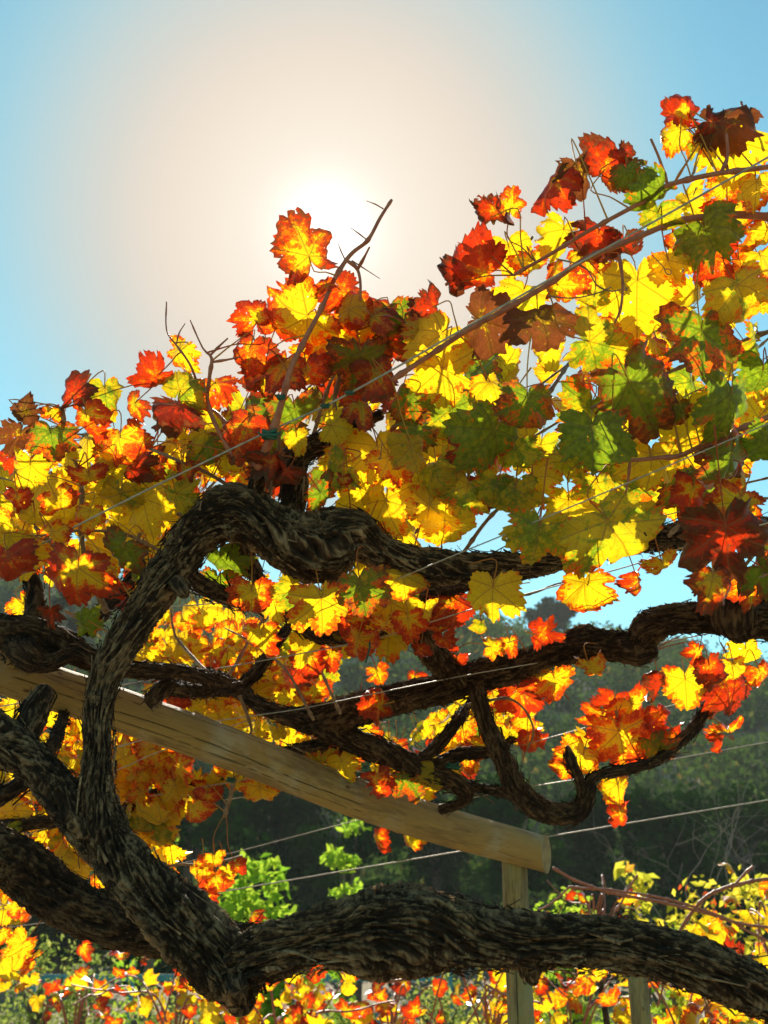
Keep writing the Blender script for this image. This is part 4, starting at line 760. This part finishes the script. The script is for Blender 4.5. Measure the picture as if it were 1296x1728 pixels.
# ------------------------------------------------------------------ the vines: leaves one can tell apart, front layer
# x y size tipdir shape hue depth [tilt about width, tilt about length]
H1 = '''
50 700 62 60 d B 1.93|88 692 42 180 d O 1.95|125 655 80 175 k D 1.94|178 668 92 10 f L 1.95|222 688 62 -40 c M 1.97|150 712 84 20 k O 1.92
207 752 92 15 c O 1.93|255 640 88 -60 k R 1.92|302 600 72 -30 c Z 1.93|312 645 80 150 f L 1.90|368 655 78 30 c O 1.92|300 705 92 -10 d D 1.90
345 740 66 0 k Y 1.94|88 742 78 10 c V 1.93|28 745 78 -30 k B 1.95|112 768 66 30 f Y 1.97|152 812 66 0 c R 1.93|192 800 76 -20 f Y 1.96
240 790 70 40 d D 1.97|48 800 96 -15 f Y 1.96|30 848 60 0 k R 1.93|100 850 62 20 c O 1.94|202 845 84 -10 f L 1.95|243 855 84 15 f Y 1.97
303 845 78 20 f L 1.92|308 805 62 0 d M 1.90|300 912 74 -25 f L 1.96|412 730 92 -20 k M 1.90|418 606 96 -12 k M 1.91|424 530 68 -150 c R 1.91
60 880 70 0 c Y 1.96|150 870 64 -10 k Z 1.95|20 955 86 20 c R 1.92|95 900 58 40 d O 1.93|200 935 92 -30 c V 1.90|131 978 120 -6 f R 1.86 -8 8
65 935 60 20 f Z 1.95|245 985 66 10 c G 1.93|225 1010 60 -10 d R 1.92|150 1055 64 70 f G 1.92|85 1040 50 0 d D 1.95|30 690 40 -80 k B 1.97
514 414 104 -158 k M 1.86 10 10|548 475 34 200 c O 1.88|592 512 88 170 k O 1.9|636 520 104 150 c O 1.91|502 542 118 -60 c O 1.90|560 575 104 20 f O 1.93
470 622 96 -30 k M 1.90|520 640 104 10 c M 1.92|603 622 118 -10 f V 1.92|645 640 108 25 k M 1.91|680 566 88 0 c V 1.93|722 520 82 -70 c D 1.92
732 572 104 -50 f Y 1.88|748 640 112 8 f Y 1.87|800 452 100 -100 c R 1.88|815 368 98 -95 d D 1.86|862 342 60 175 k O 1.87|862 430 86 10 f Y 1.89
832 548 112 70 k B 1.88|832 655 78 20 f Y 1.93|570 720 72 80 f Y 1.93|825 742 118 -35 f G 1.86|765 705 108 5 c L 1.92|700 735 80 -10 c V 1.94
780 600 70 10 d M 1.95|500 700 88 10 c V 1.91|455 790 60 0 d D 1.89|610 690 80 30 k M 1.93|690 680 80 -10 c V 1.94
930 318 112 -40 k R 1.84|1030 270 96 150 c D 1.83|975 300 80 10 k B 1.83|945 402 92 -20 f Y 1.86|985 432 70 30 k O 1.85|1150 188 62 175 d R 1.80
1138 222 70 -85 c Z 1.80|1235 208 120 85 k B 1.78|1232 255 112 20 f Y 1.79|1276 322 86 -10 f Z 1.77|1100 330 100 -50 k G 1.78|1110 372 86 0 c L 1.79
1195 400 118 15 k G 1.77|1240 372 98 10 c O 1.82|1005 408 84 -15 c D 1.84|1075 500 146 4 f Y 1.83 -5 5|1132 452 82 20 f Z 1.81|1200 432 94 -100 c R 1.84
1282 445 80 0 c O 1.85|955 482 80 80 k O 1.83|918 538 118 15 c B 1.82|1002 508 44 0 f L 1.83|1015 582 120 75 k L 1.81|1165 508 78 -20 f Y 1.84
1185 580 142 0 f V 1.78 8 -10|1252 500 104 20 c L 1.77|1275 585 96 0 f L 1.86|1075 668 150 32 k V 1.79|1098 590 84 -10 c O 1.85|888 690 108 -5 c V 1.80
1000 745 124 0 f G 1.79 5 8|1230 690 145 -10 f G 1.76|1238 790 130 10 c V 1.77|1160 708 104 10 f Y 1.84|1098 785 106 -5 f Y 1.85|1168 838 88 -10 k R 1.83
905 818 92 20 f Y 1.88|950 790 80 -25 c L 1.90|908 908 126 -8 f L 1.79 -5 0|1045 898 170 38 c L 1.76 12 -12|1010 830 92 0 c L 1.86|1228 920 168 8 k D 1.72
1200 990 90 -15 k M 1.73|870 770 84 10 c L 1.88|785 835 90 -15 c L 1.92|610 1002 112 8 f V 1.86 5 5|545 1030 108 8 f Z 1.88 0 -20|500 1008 80 -20 c L 1.93
600 965 70 20 f Y 1.96|425 1010 78 0 c O 1.93|682 985 80 10 c Z 1.95|830 1008 100 -5 f Y 1.92|700 765 80 15 k L 1.88|800 770 84 0 c M 1.90
870 840 90 0 c L 1.88|640 770 110 10 f Y 1.95|665 782 76 30 f Z 1.92|560 795 76 -60 c L 1.91|548 838 76 40 c V 1.91|580 815 40 0 d R 1.90
655 862 110 10 f Y 1.96|722 868 106 -12 f Y 1.95|762 895 96 8 f Y 1.96|502 745 44 10 f Y 1.91|590 790 90 -20 f Y 1.97|680 905 90 20 f Y 2.0
1285 640 90 0 f G 1.85|1120 960 60 20 c Z 1.9|380 950 84 20 f G 2.02|365 990 60 -10 c V 2.03|988 1000 92 -5 f Z 2.10|1076 985 62 10 d R 2.10
1040 560 70 10 c O 1.88|1290 755 90 -20 c G 1.8|1140 700 60 0 c V 1.82|480 800 60 -30 d D 1.9|350 760 60 20 c V 1.94|1240 860 90 -20 c O 1.76
740 800 84 15 c L 1.93|835 830 80 -15 c L 1.90|960 860 84 0 f Y 1.88|700 820 86 -30 f Y 1.98|610 840 80 10 f Y 1.99|985 945 70 10 f L 1.92
580 500 70 30 c M 1.92|615 545 90 -20 c Z 1.93|660 545 90 10 c V 1.94|640 585 96 0 f M 1.95|540 610 80 10 c Z 1.95|1060 300 60 10 c V 1.8|1165 345 74 20 f Y 1.84|1220 330 70 -10 c O 1.83
1290 400 80 10 c Z 1.84|1150 420 70 -10 k O 1.86|1050 420 80 0 c D 1.86|1020 470 70 -30 f Y 1.88|1245 470 80 10 f Y 1.88|1296 500 80 0 f Y 1.88|900 450 74 20 c O 1.88|880 500 80 -20 f Y 1.9
1185 240 66 30 f L 1.81|1265 190 60 120 d B 1.79|1050 262 50 120 d D 1.84|1210 215 60 60 d D 1.78|800 430 60 150 d R 1.89|770 470 70 -30 d D 1.9|710 550 60 170 k Z 1.9|470 540 70 160 c R 1.93|445 640 80 -10 c M 1.93'''
H3 = '''
740 1050 60 10 c O 2.45|752 1085 44 10 d R 2.45|812 1058 30 0 c L 2.5|710 1100 34 0 c R 2.5|920 1075 62 85 d R 2.6|835 1092 46 80 k Z 2.6|862 1090 40 10 k O 2.62
996 1128 62 25 k Z 2.52|938 1158 88 10 c O 2.66|905 1165 60 -20 c R 2.68|1158 1162 94 5 f Z 2.62 0 5|1114 1160 62 0 d D 2.6|1200 1135 78 15 k D 2.55|1178 1105 44 -20 k R 2.55
1228 1168 74 20 c R 2.62|1258 1105 66 0 f Y 2.6|1270 1065 50 0 c R 2.58|1284 1140 54 20 c O 2.6|1226 1238 62 15 c O 2.7|1210 1250 44 -20 d R 2.7|1072 1200 92 30 c O 2.72
1048 1255 116 8 f O 2.70 0 0|978 1285 78 -30 c Z 2.7|1112 1268 86 40 c V 2.66|1042 1335 64 0 k Z 2.66|1048 1378 58 5 k R 2.66|1010 1220 60 -20 c O 2.74|1000 1265 70 -10 f Y 2.75
1115 1215 60 20 d R 2.7|1135 1250 60 30 k R 2.7|960 1300 60 -30 c O 2.75|1085 1225 70 10 c Z 2.74|1030 1190 60 -20 c R 2.74|1206 1200 44 30 d D 2.68|1168 1290 0 0 f O 2.7
635 1190 62 -85 d R 2.7|880 1180 70 0 c R 2.75|835 1185 60 15 c R 2.8|888 1220 62 -10 k O 2.8|860 1250 70 10 c Z 2.85|820 1270 64 0 c O 2.85|900 1250 50 10 d R 2.8
525 1120 64 10 c R 2.7|505 1150 60 0 c D 2.75|560 1110 50 0 k R 2.7|640 1140 44 20 c O 2.75|580 1295 60 20 f Y 2.78|540 1285 60 -10 c Z 2.8|690 1320 62 40 k V 2.75
735 1310 50 0 c Y 2.74|640 1320 50 20 d R 2.74|1240 1130 50 10 c Z 2.58|770 1120 46 0 c R 2.66|530 1170 60 -10 c O 2.8|470 1240 50 10 f Y 2.9|700 1150 40 0 c R 2.8'''
H4 = '''
640 1420 62 15 k R 3.1|692 1422 50 -20 c Z 3.1|668 1400 30 0 c O 3.1|340 1475 44 0 k Z 2.95|365 1490 54 10 c O 2.95|352 1515 44 5 d R 2.95|385 1475 44 20 k Z 2.95|402 1465 42 25 k R 2.95
335 1455 30 170 k O 2.95|362 1455 40 0 c Z 2.95|440 1340 64 10 c Z 3.0|300 1335 54 20 f Y 3.0|455 1310 50 0 c O 3.0|330 1370 50 20 c O 3.0|350 1350 44 0 c R 3.0'''
def place(v, txt):
    for row in txt.replace('\n', '|').split('|'):
        q = row.split()
        if len(q) < 7 or float(q[2]) <= 0: continue
        x, y, s, a = map(float, q[:4]); tx, ty = (float(q[7]), float(q[8])) if len(q) > 8 else (random.gauss(0, 22), random.gauss(0, 24))
        if q[4] == 'f' and s < 100 and random.random() < .55: q[4] = random.choice('cck')
        v.leaf(x, y, s, a, q[4], q[5], float(q[6]), tx, ty, jit=.06)
place(V1, H1); place(V3, H3); place(V4, H4)

# the layers behind
def v12(x, y, d): return V1 if (d < 2.28 and V1.n < 300) else V2
fill(v12, [(0, 765), (120, 740), (220, 760), (300, 700), (400, 700), (430, 770), (380, 830), (300, 900), (250, 1000), (150, 1040), (0, 1030), (-40, 900)], 72, (2.04, 2.75), (62, 96), {'Y': 6, 'Z': 3, 'O': 2.5, 'R': 1, 'L': 1.5, 'M': .8})
fill(v12, [(440, 640), (500, 575), (640, 550), (700, 630), (840, 610), (850, 850), (660, 800), (520, 850), (430, 800)], 27, (2.04, 2.6), (75, 112), {'M': 3, 'V': 3, 'Y': 3, 'R': 1.4, 'D': 1, 'L': 1})
fill(v12, [(720, 640), (800, 560), (880, 500), (1000, 490), (1150, 480), (1296, 440), (1340, 870), (1150, 850), (1050, 890), (900, 920), (700, 900)], 40, (2.0, 2.8), (75, 118), {'Y': 9, 'G': .6, 'L': 4, 'O': 1.4, 'Z': 2, 'V': 1, 'R': .5})
fill(V2, [(400, 980), (520, 1010), (700, 980), (860, 985), (760, 1050), (560, 1110), (400, 1080)], 34, (2.3, 2.8), (52, 84), {'Y': 4, 'Z': 3, 'O': 2, 'L': 2, 'V': 1, 'R': 1})
fill(V2, [(1130, 780), (1300, 780), (1340, 1000), (1200, 990)], 10, (1.95, 2.3), (80, 110), {'O': 2, 'Z': 2, 'D': 1, 'V': 2})
fill(V3, [(230, 1040), (300, 1020), (450, 1060), (560, 1110), (540, 1180), (620, 1240), (700, 1235), (760, 1195), (870, 1170), (905, 1250), (800, 1300), (720, 1340), (600, 1290), (450, 1245), (230, 1175)], 235, (3.0, 3.8), (36, 64), {'Y': 6, 'Z': 3.5, 'O': 2.4, 'R': .9, 'L': 2}, jit=.15)
fill(V4, [(-20, 1190), (60, 1190), (280, 1250), (320, 1300), (310, 1400), (270, 1460), (230, 1490), (120, 1480), (-20, 1430)], 105, (2.95, 3.3), (46, 76), {'Y': 6, 'Z': 4, 'O': 2, 'L': 1, 'R': .6}, jit=.12)
fill(V4, [(190, 1250), (300, 1275), (460, 1315), (450, 1340), (310, 1350), (270, 1450), (200, 1440)], 24, (3.0, 3.2), (40, 56), {'Y': 3, 'Z': 4, 'O': 3, 'R': 1})
fill(V4, [(-20, 1500), (60, 1520), (60, 1640), (-20, 1640)], 14, (3.2, 4.2), (40, 60), {'Y': 3, 'Z': 4, 'O': 3, 'R': 1})
print('leaves', V1.n, V2.n, V3.n, V4.n)

# ------------------------------------------------------------------ lower rows of vines behind
ROW = [(-40, 1640, 5.6, 'orange leaved young vine in the bottom left corner', {'Z': 4, 'O': 3, 'Y': 3, 'R': 1}, 46),
       (130, 1665, 5.9, 'sparse red leaved vine below the left trunk base', {'R': 4, 'O': 3, 'Y': 1}, 40),
       (300, 1660, 5.4, 'low vine with drooping red leaves under the trunk bend', {'R': 4, 'O': 3, 'Y': 2, 'L': 1}, 60),
       (480, 1690, 4.9, 'bushy orange and yellow vine below the lowest bend of the trunk', {'Y': 4, 'Z': 3, 'O': 4, 'R': 2}, 120),
       (660, 1695, 5.6, 'thin vine with scattered red leaves under the gnarled arm', {'R': 4, 'O': 3, 'Y': 2}, 60),
       (820, 1660, 5.2, 'small vine with red and yellow leaves just left of the post', {'R': 3, 'O': 3, 'Y': 3}, 34),
       (960, 1670, 5.0, 'yellow and orange vine between post and stake', {'Y': 4, 'Z': 3, 'O': 3, 'R': 2}, 80),
       (1150, 1680, 4.6, 'large leaved golden vine right of the stake', {'Y': 3, 'Z': 5, 'O': 3, 'R': 2}, 110),
       (1310, 1560, 4.8, 'vine with yellow and red leaves at the right edge above the thick arm', {'Y': 4, 'Z': 3, 'O': 2, 'R': 2}, 70),
       (1010, 1510, 6.0, 'low vine with bright red leaf patch right of the post top', {'R': 6, 'O': 2}, 20)]
for i, (px, py, d, lab, wts, n) in enumerate(ROW):
    n = int(n*.6); b0 = P(px, py, d); v = Vine((b0[0], b0[1], 0), lab, 'low vines in the rows behind', 'low_vine')
    top = b0[2]
    tr = smooth_path([(b0[0], b0[1], -.05, .024), (b0[0]+.03, b0[1], top*.4, .018), (b0[0]-.02, b0[1], top*.75, .016)], .02)
    t = bark_tube(tr, 20, 3, i*7, 1, True); obj('trunk', new_mesh('trunk', t[0], t[1], [M_bark2], True, {'barkco': ('FLOAT_VECTOR', 'POINT', t[2]), 'ridge': ('FLOAT', 'POINT', t[3])}), v.root); v.pts.append(tr[::2, :3])
    sx = 95*5/d; sy = 55 if n > 30 else 28
    for k in range(7):
        a = random.uniform(-1, 1)
        v.cane([(b0[0], b0[1], top*.75, .006), (b0[0]+a*.12, b0[1]+random.uniform(-.1, .1), top*.95, .005), (b0[0]+a*.3, b0[1]+random.uniform(-.2, .2), top+random.uniform(-.15, .12), .004), (b0[0]+a*.5, b0[1]+random.uniform(-.3, .3), top+random.uniform(-.4, .1), .003)], sides=6, world=True)
    for k in range(n):
        x, y = px+random.gauss(0, sx*.75), py+random.gauss(15, sy); v.leaf(x, y, random.uniform(22, 42)*5.2/d, random.gauss(0, 60), random.choice('fckd'), pick(wts), d+random.gauss(0, .25), random.gauss(0, 35), random.gauss(0, 35), pet=False, low=True, jit=.15)
VR = Vine(tuple(P(1296, 1560, 4.2)), 'leafless arching red canes crossing above the thick arm at right', 'low vines in the rows behind', 'low_vine')
for p, r in (([(934, 1465), (985, 1492), (1060, 1512), (1150, 1530), (1260, 1560), (1340, 1570)], .006), ([(960, 1497), (1080, 1508), (1200, 1540), (1300, 1590)], .005), ([(1340, 1480), (1285, 1485), (1225, 1497), (1180, 1525), (1145, 1575), (1130, 1620)], .007), ([(905, 1540), (935, 1520), (960, 1498)], .004), ([(1235, 1500), (1255, 1475), (1270, 1462)], .005), ([(1040, 1540), (1060, 1500), (1075, 1478)], .004), ([(650, 1657), (700, 1650), (740, 1640), (760, 1620)], .006), ([(1110, 1700), (1130, 1620), (1160, 1570)], .004), ([(850, 1728), (880, 1700), (820, 1660)], .004), ([(780, 1740), (805, 1700), (825, 1665)], .004)):
    VR.cane([(x, y, 4.3, r) for x, y in p])

# ------------------------------------------------------------------ the air
b = MB('thin_haze')
pv = b.n('ShaderNodeVolumePrincipled', {'Color': (.93, .93, .90, 1), 'Density': HAZE, 'Anisotropy': .1})
ob = b.n('ShaderNodeOutputMaterial'); b.nt.links.new(pv.outputs[0], ob.inputs['Volume']); M_haze = b.m
zmin = float(GZ.min())-1; zmax = float(GZ.max())+14
v, f = box((-235, -75, zmin), (235, 275, zmax))
hz = tag(obj('haze', new_mesh('haze', v, f, [M_haze], False)), 'thin pale haze in the air over the valley', kind='stuff')
